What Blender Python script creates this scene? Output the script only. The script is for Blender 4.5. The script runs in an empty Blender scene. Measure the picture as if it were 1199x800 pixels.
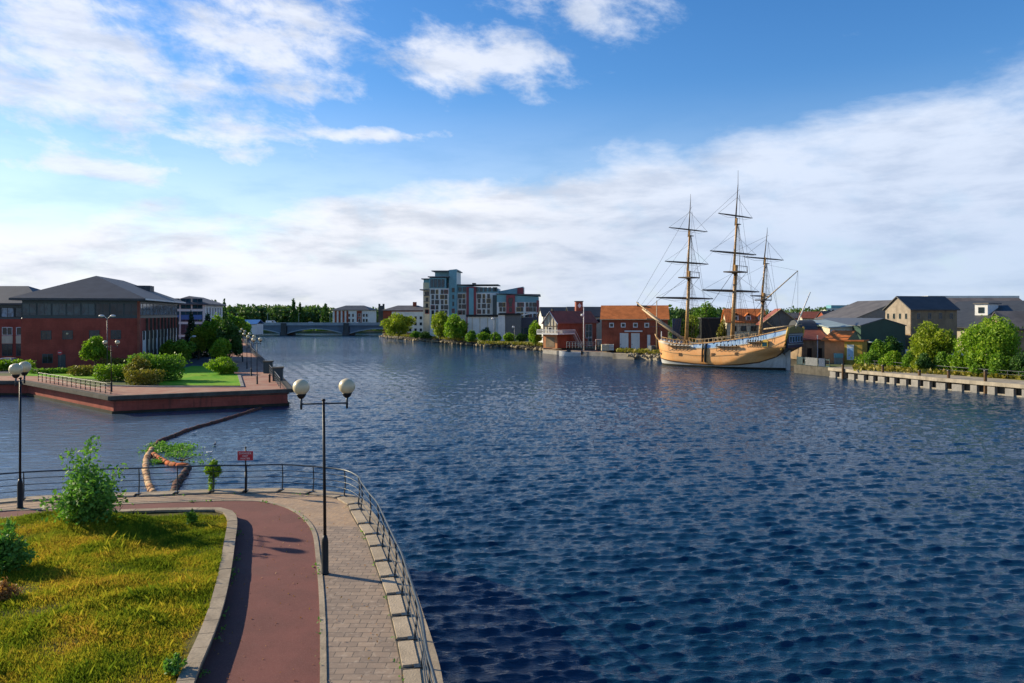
import bpy, math, random
import numpy as np
from mathutils import Vector, noise as mnoise
R = math.radians
C = bpy.context.scene.collection
S = bpy.context.scene
# ------------------------------------------------------------------ camera
HZ, FP, CH = 368.0, 900.0, 10.5          # horizon row, focal length in photo pixels, camera height above the water
cam = bpy.data.objects.new('camera', bpy.data.cameras.new('camera')); C.objects.link(cam)
cam.location = (0, 0, CH); cam.rotation_euler = (R(90), 0, 0)
cam.data.sensor_width = 36; cam.data.lens = FP*36/1199; cam.data.shift_y = -32/1199
cam.data.clip_start = .1; cam.data.clip_end = 20000
S.camera = cam
# ------------------------------------------------------------------ light
SUN_EL = 22.9; SUN_AZ = math.degrees(math.atan2(-.926, .378))      # azimuth from +Y towards +X
sd = Vector((math.sin(R(SUN_AZ))*math.cos(R(SUN_EL)), math.cos(R(SUN_AZ))*math.cos(R(SUN_EL)), math.sin(R(SUN_EL))))
sl = bpy.data.lights.new('sun', 'SUN'); sl.energy = 5.0; sl.angle = R(.5); sl.color = (1, .86, .62)
so = bpy.data.objects.new('sun', sl); C.objects.link(so); so.rotation_euler = sd.to_track_quat('Z', 'Y').to_euler()
S.view_settings.view_transform = 'Standard'; S.view_settings.look = 'None'
S.view_settings.exposure = 0.6; S.view_settings.gamma = 1; S.view_settings.use_curve_mapping = False
W = bpy.data.worlds.new('World'); S.world = W; W.use_nodes = True
class NT:
    def __init__(s, nt): s.t = nt; s.n = nt.nodes; s.l = nt.links; s.n.clear()
    def add(s, typ, **kw):
        n = s.n.new(typ)
        for k, v in kw.items():
            if k.startswith('i_'): n.inputs[k[2:]].default_value = v
            else: setattr(n, k, v)
        return n
    def put(s, sock, v):
        if isinstance(v, bpy.types.NodeSocket): s.l.new(v, sock)
        else: sock.default_value = v
    def m(s, op, a, b=0, c=0, clamp=False):
        n = s.n.new('ShaderNodeMath'); n.operation = op; n.use_clamp = clamp
        for i, v in enumerate((a, b, c)): s.put(n.inputs[i], v)
        return n.outputs[0]
    def mr(s, v, a, b, c=0, d=1, smooth=True):
        n = s.n.new('ShaderNodeMapRange'); n.interpolation_type = 'SMOOTHSTEP' if smooth else 'LINEAR'
        s.put(n.inputs[0], v)
        for i, x in enumerate((a, b, c, d)): s.put(n.inputs[i+1], x)
        return n.outputs[0]
    def mix(s, f, a, b, blend='MIX'):
        n = s.n.new('ShaderNodeMix'); n.data_type = 'RGBA'; n.blend_type = blend
        s.put(n.inputs[0], f); s.put(n.inputs[6], a); s.put(n.inputs[7], b)
        return n.outputs[2]
    def noise(s, vec, scale, detail=4, rough=.55, dist=0):
        n = s.n.new('ShaderNodeTexNoise'); s.l.new(vec, n.inputs['Vector'])
        n.inputs['Scale'].default_value = scale; n.inputs['Detail'].default_value = detail
        n.inputs['Roughness'].default_value = rough; n.inputs['Distortion'].default_value = dist
        return n.outputs['Fac']
    def xyz(s, x, y, z=0):
        n = s.n.new('ShaderNodeCombineXYZ')
        for i, v in enumerate((x, y, z)): s.put(n.inputs[i], v)
        return n.outputs[0]
    def sep(s, v):
        n = s.n.new('ShaderNodeSeparateXYZ'); s.l.new(v, n.inputs[0]); return n.outputs
    def ramp(s, f, stops):
        n = s.n.new('ShaderNodeValToRGB'); s.put(n.inputs[0], f)
        e = n.color_ramp.elements
        while len(e) < len(stops): e.new(.5)
        for el, (p, c) in zip(e, stops):
            el.position = p; el.color = (c, c, c, 1) if isinstance(c, (int, float)) else (*c, 1)
        return n.outputs[0]
w = NT(W.node_tree)
wo = w.add('ShaderNodeOutputWorld')
sky = w.add('ShaderNodeTexSky', sky_type='NISHITA', sun_disc=False, sun_elevation=R(SUN_EL), sun_rotation=R(SUN_AZ),
            altitude=0, air_density=1.0, dust_density=.3, ozone_density=3.0)
hs = w.add('ShaderNodeHueSaturation'); hs.inputs['Saturation'].default_value = 1.3; hs.inputs['Hue'].default_value = .507; hs.inputs['Value'].default_value = 1.0
w.l.new(sky.outputs[0], hs.inputs['Color'])
bg1 = w.add('ShaderNodeBackground'); bg1.inputs[1].default_value = .115
w.l.new(hs.outputs[0], bg1.inputs[0])
tc = w.add('ShaderNodeTexCoord')
dx, dy, dz = w.sep(tc.outputs['Generated'])
az = w.m('ARCTAN2', dx, dy); el = w.m('ARCSINE', dz)
# clouds: a low bank whose upper edge climbs to the right, loose puffs higher on the left
p1 = w.xyz(w.m('MULTIPLY', az, 3.2), w.m('MULTIPLY', el, 8.0), 3.1)
nA = w.noise(p1, 1.5, 9, .6, .15)
p2 = w.xyz(w.m('ADD', w.m('MULTIPLY', az, 5.6), w.m('MULTIPLY', el, 2.6)), w.m('MULTIPLY', el, 10.0), 3.3)
nB = w.noise(p2, 2.1, 10, .62, .15)
edge = w.ramp(w.mr(az, -.7, .7, 0, 1, False), [(0, .10), (.08, .108), (.25, .135), (.405, .172), (.595, .226), (.75, .228), (.92, .262), (1, .26)])
dd = w.m('SUBTRACT', w.m('ADD', edge, w.m('MULTIPLY', w.m('SUBTRACT', nA, .5), .16)), el)
bank = w.mr(dd, -.012, .05)
gap = w.mr(nB, .30, .52)                                  # thin places in the bank
bank = w.m('MULTIPLY', bank, w.mr(gap, 0, 1, .80, 1, False))
lowblue = w.m('MULTIPLY', w.mr(az, .0, .4), w.mr(el, .13, .03))
bank = w.m('MULTIPLY', bank, w.m('SUBTRACT', 1, w.m('MULTIPLY', lowblue, .06)))
def blob(a0, e0, ra, re):
    x = w.m('DIVIDE', w.m('SUBTRACT', az, a0), ra); y = w.m('DIVIDE', w.m('SUBTRACT', el, e0), re)
    return w.m('EXPONENT', w.m('MULTIPLY', w.m('ADD', w.m('MULTIPLY', x, x), w.m('MULTIPLY', y, y)), -1))
cov = None
for b in ((-.50, .27, .22, .12), (-.30, .33, .16, .08), (-.36, .215, .13, .045), (-.03, .325, .15, .055), (-.19, .225, .10, .013), (.09, .37, .12, .035), (-1.3, .35, .4, .2), (-.5, .165, .12, .018)):
    g = blob(*b); cov = g if cov is None else w.m('MAXIMUM', cov, g)
pf = w.m('ADD', nB, w.m('MULTIPLY', cov, .42))
puff = w.m('MULTIPLY', w.mr(pf, .64, .96), .84)
veil = w.m('MULTIPLY', w.mr(el, .30, .06), .5)
cl = w.m('MAXIMUM', w.m('MAXIMUM', bank, puff), veil)
p3 = w.xyz(w.m('MULTIPLY', az, 4.5), w.m('MULTIPLY', el, 17.0), 1.3)
sh = w.noise(p3, 1.6, 8, .6, .15)
deep = w.mr(dd, .03, .17)                                  # inside of the bank is greyer
shade = w.m('ADD', w.mr(sh, .40, .72, 0, .62), w.m('MULTIPLY', deep, .30))
cr = w.mix(shade, (.80, .82, .88, 1), (.38, .44, .55, 1))
rightblue = w.m('MULTIPLY', w.mr(az, -.15, .40), .85)
cr = w.mix(w.m('MULTIPLY', lowblue, .9), cr, (.50, .64, .86, 1))
cr = w.mix(rightblue, cr, w.mix(shade, (.58, .67, .83, 1), (.36, .46, .64, 1)))
bg2 = w.add('ShaderNodeBackground'); w.l.new(cr, bg2.inputs[0]); bg2.inputs[1].default_value = .80
mx = w.add('ShaderNodeMixShader'); w.l.new(cl, mx.inputs[0]); w.l.new(bg1.outputs[0], mx.inputs[1]); w.l.new(bg2.outputs[0], mx.inputs[2])
w.l.new(mx.outputs[0], wo.inputs[0])

# ------------------------------------------------------------------ helpers
def PX(px, Y): return (px-600)/FP*Y                       # photo column -> world x at depth Y
def HH(py, Y): return CH-(py-HZ)/FP*Y                     # photo row -> height at depth Y
def G(px, py, z=0.0):                                     # photo point lying on the level z
    Y = (CH-z)*FP/(py-HZ); return (PX(px, Y), Y)
class MB:
    def __init__(s): s.v = []; s.f = []; s.mi = []; s.m = 0
    def add(s, vs, fs):
        o = len(s.v); s.v += [tuple(p) for p in vs]
        for f in fs: s.f.append(tuple(i+o for i in f)); s.mi.append(s.m)
    def box(s, x0, x1, y0, y1, z0, z1):
        s.add([(x0,y0,z0),(x1,y0,z0),(x1,y1,z0),(x0,y1,z0),(x0,y0,z1),(x1,y0,z1),(x1,y1,z1),(x0,y1,z1)],
              [(0,3,2,1),(4,5,6,7),(0,1,5,4),(1,2,6,5),(2,3,7,6),(3,0,4,7)]); return s
    def rbox(s, c, sz, rz=0, rx=0):
        a, b, d = sz[0]/2, sz[1]/2, sz[2]/2; cz, sn = math.cos(rz), math.sin(rz); cx, sx = math.cos(rx), math.sin(rx)
        vs = []
        for x, y, z in ((-a,-b,-d),(a,-b,-d),(a,b,-d),(-a,b,-d),(-a,-b,d),(a,-b,d),(a,b,d),(-a,b,d)):
            y, z = y*cx-z*sx, y*sx+z*cx
            vs.append((c[0]+x*cz-y*sn, c[1]+x*sn+y*cz, c[2]+z))
        s.add(vs, [(0,3,2,1),(4,5,6,7),(0,1,5,4),(1,2,6,5),(2,3,7,6),(3,0,4,7)]); return s
    def prism(s, poly, z0, z1, top=None, side=None):
        n = len(poly); z0s = z0 if isinstance(z0, (list, tuple)) else [z0]*n
        a = sum(poly[i][0]*poly[(i+1)%n][1]-poly[(i+1)%n][0]*poly[i][1] for i in range(n))
        if a < 0: poly = poly[::-1]
        vs = [(x,y,z0) for x,y in poly]+[(x,y,z1) for x,y in poly]
        if side is not None: s.m = side
        s.add(vs, [(i,(i+1)%n,(i+1)%n+n,i+n) for i in range(n)]+[tuple(range(n-1,-1,-1))])
        if top is not None: s.m = top
        o = len(s.v)-n; s.f.append(tuple(range(o, o+n))); s.mi.append(s.m); return s
    def tube(s, p0, p1, r0, r1=None, n=8, cap=True):
        r1 = r0 if r1 is None else r1; p0 = Vector(p0); p1 = Vector(p1); d = (p1-p0)
        if d.length < 1e-6: return s
        d.normalize(); u = d.orthogonal().normalized(); v = d.cross(u)
        vs = [tuple(p+(u*math.cos(6.28318*i/n)+v*math.sin(6.28318*i/n))*r) for p, r in ((p0, r0), (p1, r1)) for i in range(n)]
        fs = [(i,(i+1)%n,(i+1)%n+n,i+n) for i in range(n)]
        if cap: fs += [tuple(range(n-1,-1,-1)), tuple(range(n, 2*n))]
        s.add(vs, fs); return s
    def path(s, pts, r, n=6):
        pts = [Vector(p) for p in pts]; rs = r if isinstance(r, (list, tuple)) else [r]*len(pts); rings = []
        for i, p in enumerate(pts):
            d = (pts[min(i+1, len(pts)-1)]-pts[max(i-1, 0)]).normalized()
            a = Vector((0,0,1)) if abs(d.z) < .95 else Vector((1,0,0))
            u = d.cross(a).normalized(); v = u.cross(d)
            rings.append([tuple(p+(u*math.cos(6.28318*k/n)+v*math.sin(6.28318*k/n))*rs[i]) for k in range(n)])
        vs = [q for g in rings for q in g]; fs = []
        for i in range(len(pts)-1):
            for k in range(n): fs.append((i*n+k, i*n+(k+1)%n, (i+1)*n+(k+1)%n, (i+1)*n+k))
        fs += [tuple(range(n-1,-1,-1)), tuple(range((len(pts)-1)*n, len(pts)*n))]
        s.add(vs, fs); return s
    def lathe(s, prof, c=(0,0,0), n=16):
        vs = []; 
        for r, z in prof:
            for i in range(n): vs.append((c[0]+r*math.cos(6.28318*i/n), c[1]+r*math.sin(6.28318*i/n), c[2]+z))
        fs = [(j*n+i, j*n+(i+1)%n, (j+1)*n+(i+1)%n, (j+1)*n+i) for j in range(len(prof)-1) for i in range(n)]
        fs += [tuple(range(n-1,-1,-1)), tuple(range((len(prof)-1)*n, len(prof)*n))]
        s.add(vs, fs); return s
    def ball(s, c, r, n=16, sq=(1,1,1)):
        prof = [(max(1e-3, math.sin(math.pi*j/(n//2+2))), -math.cos(math.pi*j/(n//2+2))) for j in range(n//2+3)]
        o = len(s.v); s.lathe([(a*r, b*r) for a, b in prof], (0,0,0), n)
        s.v[o:] = [(c[0]+x*sq[0], c[1]+y*sq[1], c[2]+z*sq[2]) for x, y, z in s.v[o:]]; return s
    def xf(s, fn, o=0): s.v[o:] = [fn(p) for p in s.v[o:]]; return s
    def build(s, name, mat, parent=None, smooth=False, loc=(0,0,0), rz=0):
        me = bpy.data.meshes.new(name); me.from_pydata(s.v, [], s.f)
        for mm in (mat if isinstance(mat, (list, tuple)) else [mat]): me.materials.append(mm)
        if isinstance(mat, (list, tuple)): me.polygons.foreach_set('material_index', s.mi)
        if smooth: me.polygons.foreach_set('use_smooth', [True]*len(me.polygons))
        me.update(); return link(name, me, parent, loc, rz)
def link(name, me, parent=None, loc=(0,0,0), rz=0):
    o = bpy.data.objects.new(name, me); C.objects.link(o); o.location = loc; o.rotation_euler = (0,0,rz)
    if parent: o.parent = parent
    return o
def tag(o, label=None, cat=None, group=None, kind=None):
    for k, v in (('label', label), ('category', cat), ('group', group), ('kind', kind)):
        if v: o[k] = v
    return o
def thing(name, label, cat, loc=(0,0,0), rz=0, group=None):
    return tag(link(name, None, None, loc, rz), label, cat, group)
def dup(root, loc, rz=None, label=None, group=None):
    def cp(o, par):
        c = o.copy(); C.objects.link(c); c.parent = par
        for k in list(o.children): cp(k, c)
        return c
    r = cp(root, None); r.location = loc
    if rz is not None: r.rotation_euler = (0, 0, rz)
    if label: r['label'] = label
    if group: r['group'] = group
    return r
def quads(name, P, mats, parent=None, n=4, smooth=False, loc=(0,0,0)):
    """P: array (k, n, 3) of separate n-gons"""
    k = P.shape[0]; me = bpy.data.meshes.new(name)
    me.vertices.add(k*n); me.vertices.foreach_set('co', P.astype(np.float32).ravel())
    me.loops.add(k*n); me.loops.foreach_set('vertex_index', np.arange(k*n, dtype=np.int32))
    me.polygons.add(k); me.polygons.foreach_set('loop_start', np.arange(0, k*n, n, dtype=np.int32))
    me.polygons.foreach_set('loop_total', np.full(k, n, dtype=np.int32))
    for m_ in (mats if isinstance(mats, list) else [mats]): me.materials.append(m_)
    me.update(calc_edges=True); me.validate()
    return link(name, me, parent, loc)
# ------------------------------------------------------------------ materials
def mat(name, col, rough=.8, var=.25, vs=1.5, bump=0, bs=20, metal=0, col2=None, spec=.5, stain=0, rows=0, row_s=3.0, coat=0):
    m_ = bpy.data.materials.new(name); m_.use_nodes = True; t = NT(m_.node_tree)
    out = t.add('ShaderNodeOutputMaterial'); b = t.add('ShaderNodeBsdfPrincipled')
    b.inputs['Roughness'].default_value = rough; b.inputs['Metallic'].default_value = metal
    b.inputs['Specular IOR Level'].default_value = spec if rough < .79 else .12
    g = t.add('ShaderNodeNewGeometry').outputs['Position']
    n1 = t.noise(g, vs, 6, .6)
    c2 = col2 or tuple(c*(1-var) for c in col)
    c = t.mix(t.mr(n1, .35, .65), (*col, 1), (*c2, 1))
    n2 = t.noise(g, vs*9, 3, .6)
    c = t.mix(t.mr(n2, .3, .7, 0, var*.9), c, tuple(x*.45 for x in col)+(1,))
    if stain:
        x, y, z = t.sep(g)
        sv = t.noise(t.xyz(t.m('MULTIPLY', t.m('ADD', x, y), 1.0), 0, t.m('MULTIPLY', z, .12)), 2.0, 5, .65)
        c = t.mix(t.mr(sv, .45, .75, 0, stain), c, (.05, .045, .035, 1))
    if rows:
        z = t.sep(g)[2]
        fr = t.m('FRACT', t.m('MULTIPLY', z, row_s))
        c = t.mix(t.m('MULTIPLY', t.mr(fr, .0, .18, 1, 0), rows), c, tuple(x*.4 for x in col)+(1,))
    t.l.new(c, b.inputs['Base Color'])
    if bump:
        bp = t.add('ShaderNodeBump'); bp.inputs['Strength'].default_value = bump; bp.inputs['Distance'].default_value = .05
        t.l.new(t.noise(g, bs, 4, .6), bp.inputs['Height']); t.l.new(bp.outputs[0], b.inputs['Normal'])
    t.l.new(b.outputs[0], out.inputs[0]); return m_
def leafmat(name, cols, trans=.35, ns=.5, bright=1):
    m_ = bpy.data.materials.new(name); m_.use_nodes = True; t = NT(m_.node_tree)
    out = t.add('ShaderNodeOutputMaterial'); ge = t.add('ShaderNodeNewGeometry')
    f = t.m('ADD', t.m('MULTIPLY', ge.outputs['Random Per Island'], .45), t.m('MULTIPLY', t.mr(t.noise(ge.outputs['Position'], ns, 3), .3, .7), .55))
    k = len(cols); c = t.ramp(f, [(i/(k-1), tuple(x*bright for x in cc)) for i, cc in enumerate(cols)])
    d = t.add('ShaderNodeBsdfPrincipled'); d.inputs['Roughness'].default_value = .55; d.inputs['Specular IOR Level'].default_value = .25
    t.l.new(c, d.inputs['Base Color'])
    tr = t.add('ShaderNodeBsdfTranslucent'); t.l.new(t.mix(1, c, (1.0, 1.15, .55, 1), 'MULTIPLY'), tr.inputs[0])
    ms = t.add('ShaderNodeMixShader'); ms.inputs[0].default_value = trans
    t.l.new(d.outputs[0], ms.inputs[1]); t.l.new(tr.outputs[0], ms.inputs[2]); t.l.new(ms.outputs[0], out.inputs[0]); return m_
def glassmat(name, col=(.03,.05,.06), rough=.08, mixc=None):
    m_ = bpy.data.materials.new(name); m_.use_nodes = True; t = NT(m_.node_tree)
    out = t.add('ShaderNodeOutputMaterial'); b = t.add('ShaderNodeBsdfPrincipled')
    g = t.add('ShaderNodeNewGeometry').outputs['Position']
    c = t.mix(t.mr(t.noise(g, .9, 2), .42, .6), (*col, 1), (*(mixc or tuple(x*2.2 for x in col)), 1))
    t.l.new(c, b.inputs['Base Color']); b.inputs['Roughness'].default_value = rough; b.inputs['Specular IOR Level'].default_value = .35
    bp = t.add('ShaderNodeBump'); bp.inputs['Strength'].default_value = .15; bp.inputs['Distance'].default_value = .05
    t.l.new(t.noise(g, .7, 2), bp.inputs['Height']); t.l.new(bp.outputs[0], b.inputs['Normal'])
    t.l.new(b.outputs[0], out.inputs[0]); return m_
M = dict(
 redbrick=mat('red_brick', (.36,.085,.06), .85, .3, .4, stain=.25, rows=.25, row_s=3.3),
 redbrick2=mat('red_brick_boathouse', (.38,.10,.055), .85, .3, .5, stain=.3, rows=.3, row_s=3),
 pinkbrick=mat('buff_brick', (.36,.17,.11), .85, .3, .5, stain=.2, rows=.25, row_s=3.3),
 quaybrick=mat('quay_brick', (.42,.11,.075), .85, .35, .35, stain=.55, rows=.35, row_s=2.8, bump=.2, bs=4),
 coping=mat('coping_stone', (.42,.34,.24), .85, .3, 1.2, bump=.3, bs=14, stain=.3),
 darkstone=mat('wet_stone', (.12,.11,.09), .8, .4, .8, bump=.3, bs=6, stain=.5),
 palestone=mat('pale_coping_stone', (.47,.38,.27), .85, .25, 1.6, bump=.35, bs=24),
 concrete=mat('pale_concrete', (.44,.38,.29), .85, .3, .8, stain=.5),
 concrete2=mat('grey_concrete', (.32,.30,.27), .85, .25, .6, stain=.4),
 slate=mat('dark_slate', (.055,.06,.065), .6, .3, .6, rows=.35, row_s=3.5),
 slate2=mat('grey_slate', (.13,.12,.115), .65, .35, .4, stain=.3),
 tile=mat('orange_tile', (.64,.20,.06), .8, .3, .7, stain=.2, rows=.3, row_s=3),
 tiledark=mat('maroon_tile', (.30,.08,.045), .75, .3, .7, rows=.3, row_s=3),
 white=mat('white_paint', (.75,.74,.70), .5, .12, 1.0, stain=.15),
 cream=mat('cream_render', (.62,.55,.40), .8, .15, .8, stain=.25),
 greywhite=mat('pale_cladding', (.74,.73,.67), .6, .12, .4, stain=.15),
 tealclad=mat('teal_cladding', (.13,.34,.39), .4, .2, .3, spec=.6),
 tealdark=mat('dark_teal_cladding', (.015,.05,.06), .4, .25, .3),
 redclad=mat('red_cladding', (.30,.05,.055), .6, .2, .4),
 bluepanel=mat('blue_panel', (.05,.17,.42), .4, .25, .3),
 greymetal=mat('grey_metal', (.13,.14,.15), .5, .15, 2, metal=.4),
 black=mat('black_paint', (.010,.011,.013), .5, .2, 3, spec=.3),
 railblue=mat('blue_black_rail_paint', (.012,.028,.042), .4, .35, 4, bump=.1, bs=30, spec=.6),
 greenclad=mat('dark_green_cladding', (.018,.07,.045), .55, .25, .4, stain=.2),
 mustard=mat('yellow_render', (.46,.30,.06), .8, .2, 1),
 tan=mat('tan_wall', (.33,.24,.15), .85, .3, .8, stain=.4),
 salmon=mat('salmon_render', (.68,.29,.13), .8, .2, .8, stain=.2),
 wood=mat('weathered_wood', (.16,.10,.055), .8, .4, 3, bump=.3, bs=20),
 spar=mat('varnished_spar', (.55,.31,.11), .45, .3, 1.5),
 sparpale=mat('pale_spar', (.50,.36,.20), .5, .3, 1.5),
 spardark=mat('dark_yard', (.10,.075,.055), .6, .3, 2),
 hullorange=mat('varnished_hull', (.78,.36,.11), .45, .2, .5, rows=.22, row_s=2.6, stain=.12, col2=(.80,.42,.16)),
 hullwhite=mat('white_hull_bottom', (.62,.62,.58), .6, .2, .5, stain=.45),
 hulldark=mat('weedy_waterline', (.055,.05,.035), .8, .4, .8),
 hullblue=mat('ship_blue', (.22,.40,.62), .5, .2, .6, col2=(.40,.52,.66)),
 hullyellow=mat('ship_yellow', (.50,.32,.05), .5, .2, 1),
 hullnavy=mat('ship_navy', (.02,.045,.10), .4, .3, 1),
 olive=mat('carved_olive', (.16,.15,.03), .6, .4, 3, bump=.5, bs=6),
 rope=mat('tarred_rope', (.05,.04,.035), .9, .2, 3),
 asphalt=mat('asphalt', (.11,.11,.115), .9, .2, .5),
 brickpave=mat('brick_paving', (.36,.17,.12), .85, .25, .7, col2=(.42,.27,.19), bump=.1, bs=8),
 lawn=mat('lawn', (.10,.33,.008), .9, .45, .35, col2=(.24,.40,.02), bump=.5, bs=12),
 rough=mat('rough_grass_bank', (.26,.22,.07), .95, .4, .25, col2=(.14,.17,.04), bump=.6, bs=3),
 scrub=mat('riverbank_ground', (.19,.17,.10), .95, .4, .15, col2=(.08,.12,.03), bump=.6, bs=2),
 mud=mat('shingle', (.40,.33,.22), .9, .4, .5, col2=(.22,.19,.12), bump=.6, bs=3),
 hill=mat('far_fields', (.07,.13,.08), .95, .3, .006, col2=(.12,.15,.09)),
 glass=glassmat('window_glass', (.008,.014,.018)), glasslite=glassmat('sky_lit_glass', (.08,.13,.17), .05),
 glassblue=glassmat('blue_glass', (.006,.035,.055), .1, (.02,.07,.09)),
 red=mat('sign_red', (.42,.015,.03), .45, .1, 2), orange=mat('boom_orange', (.66,.15,.04), .8, .5, 1.2, col2=(.36,.17,.08)),
 boompale=mat('boom_bleached', (.62,.46,.27), .85, .5, 1.1, col2=(.40,.17,.07)),
 boomdark=mat('boom_weedy', (.16,.055,.04), .8, .45, 2.5, col2=(.07,.06,.04)),
 tyre=mat('rubber', (.02,.02,.02), .8, .2, 3),
 carwhite=mat('car_white', (.7,.7,.7), .25, .05, 1), carblue=mat('car_blue', (.08,.14,.3), .25, .05, 1), carsilver=mat('car_silver', (.45,.47,.5), .3, .05, 1, metal=.4),
 stone=mat('grey_brown_stone', (.36,.30,.23), .85, .25, .8, stain=.35), bridge=mat('bridge_blue', (.09,.16,.21), .55, .25, .2), bridgerib=mat('bridge_rib', (.30,.40,.42), .55, .2, .4), parapet=mat('bridge_parapet', (.30,.38,.38), .6, .2, .4),
 pierstone=mat('pier_stone', (.09,.10,.095), .85, .3, .3),
 mound=mat('bed_soil', (.11,.10,.03), .95, .4, 1.5, bump=.6, bs=14),
 bark=mat('bark', (.10,.075,.05), .9, .3, 4, bump=.4, bs=16),
)
L = dict(
 mid=leafmat('leaves_mid', [(.05,.12,.014), (.14,.27,.024), (.26,.38,.04)]),
 bright=leafmat('leaves_bright', [(.06,.15,.012), (.19,.32,.02), (.36,.45,.045)], .4),
 willow=leafmat('leaves_willow', [(.09,.15,.012), (.26,.32,.025), (.42,.44,.05)], .4),
 dark=leafmat('leaves_dark', [(.022,.06,.014), (.05,.12,.022), (.09,.18,.03)], .25),
 conifer=leafmat('leaves_conifer', [(.012,.03,.018), (.025,.055,.025), (.04,.08,.03)], .15),
 golden=leafmat('leaves_golden', [(.12,.13,.015), (.24,.22,.03), (.32,.22,.04)], .3, 1.2),
 far=leafmat('leaves_far', [(.04,.08,.03), (.08,.15,.04), (.16,.23,.05)], .25, .06),
 fresh=leafmat('leaves_fresh', [(.07,.17,.03), (.13,.28,.045), (.22,.38,.08)], .4, 3),
 rust=leafmat('leaves_rust', [(.28,.10,.04), (.40,.18,.06), (.30,.22,.05)], .3, 3),
)
def rnd(seed): return np.random.default_rng(seed)
def leafquads(pts, size, rg, flat=0, aspect=1.0):
    n = len(pts); a = rg.normal(size=(n,3)); a[:,2] *= (1-flat); a /= np.linalg.norm(a,axis=1,keepdims=True)
    b = rg.normal(size=(n,3)); b -= (b*a).sum(1,keepdims=True)*a; b /= np.linalg.norm(b,axis=1,keepdims=True)
    s = (size*rg.uniform(.55,1.3,size=(n,1)))
    u = a*s*aspect; v = b*s*.62
    return np.stack([pts-u, pts+v*.9-u*.1, pts+u, pts-v*.9+u*.1], 1)
def crown_pts(lobes, n, rg, shell=.55, gaps=.0):
    """lobes: (cx,cy,cz,rx,ry,rz); points on and under the lobes' surfaces"""
    ws = np.array([l[3]*l[5] for l in lobes]); ws = ws/ws.sum(); out = []
    for l, q in zip(lobes, ws):
        k = int(n*q)+3; d = rg.normal(size=(k,3)); d /= np.linalg.norm(d,axis=1,keepdims=True)
        r = shell+(1-shell)*rg.uniform(0,1,size=(k,1))**.6
        bmp = 1+.14*np.sin(d[:,:1]*7+l[0]*3)*np.cos(d[:,1:2]*6+l[1])*np.sin(d[:,2:]*8+l[2]*2)+.08*np.sin(d[:,:1]*17+5)*np.sin(d[:,2:]*15+l[0])
        out.append(np.array(l[:3])+d*r*bmp*np.array(l[3:6]))
    P = np.concatenate(out); c = np.array([np.average([l[i] for l in lobes]) for i in range(3)]); k = rg.uniform(size=(len(P),1)) < .07
    return np.where(k, c+(P-c)*rg.uniform(1.02,1.16,size=(len(P),1)), P)
def tree(name, label, x, y, z0, h, r, leaf='mid', base=.25, n=2600, size=.4, seed=1, shape='round', group=None, ry=None, cat='tree', parent=None, nl=9):
    rg = rnd(seed); root = thing(name, label, cat, (x,y,z0), 0, group); ry = ry or r
    zb = h*base; lobes = []
    if shape == 'round':
        lobes.append((0,0,(h+zb)/2, r*.72, ry*.72, (h-zb)*.42))
        for i in range(nl):
            a = 6.283*i/nl+rg.uniform(-.4,.4); q = rg.uniform(.35,.72); zz = rg.uniform(zb+.22*(h-zb), h-.26*(h-zb))
            rr = rg.uniform(.26,.42)
            lobes.append((math.cos(a)*q*r, math.sin(a)*q*ry, zz, r*rr, ry*rr, (h-zb)*rr*.62))
        lobes.append((rg.uniform(-.15,.15)*r, 0, h-.2*(h-zb), r*.42, ry*.42, (h-zb)*.22))
    elif shape == 'cone':
        for i in range(7):
            f = i/6; lobes.append((rg.uniform(-.08,.08)*r, rg.uniform(-.08,.08)*r, zb+(h-zb)*(.08+f*.86), r*(1-f*.82), ry*(1-f*.82), (h-zb)*.13))
    elif shape == 'hedge':
        for i in range(nl):
            for j in (0,1):
                lobes.append(((-1+2*(i+.5)/nl)*r*.84, rg.uniform(-.15,.15)*ry, h*(.3+.38*j)+rg.uniform(-.04,.04)*h, r/nl*1.5+.15, ry*.85, h*.33))
    pts = crown_pts(lobes, n, rg); pts = pts[pts[:,2] > .03]
    quads('crown', leafquads(pts, size, rg), L[leaf], root)
    mb = MB(); tr = max(.05, h*.022)
    mb.path([(0,0,-.2),(rg.uniform(-.1,.1)*r*.3,0,zb*.6+.1),(0,0,h*.62)], [tr*1.4, tr, tr*.3], 7)
    for i in range(5):
        a = rg.uniform(0,6.28); zz = zb*.7+h*.06*i; mb.path([(0,0,zz),(math.cos(a)*r*.35,math.sin(a)*ry*.35,zz+h*.16),(math.cos(a)*r*.6,math.sin(a)*ry*.6,zz+h*.24)], [tr*.5,tr*.3,tr*.12], 5)
    mb.build('trunk', M['bark'], root, True); return root
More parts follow.
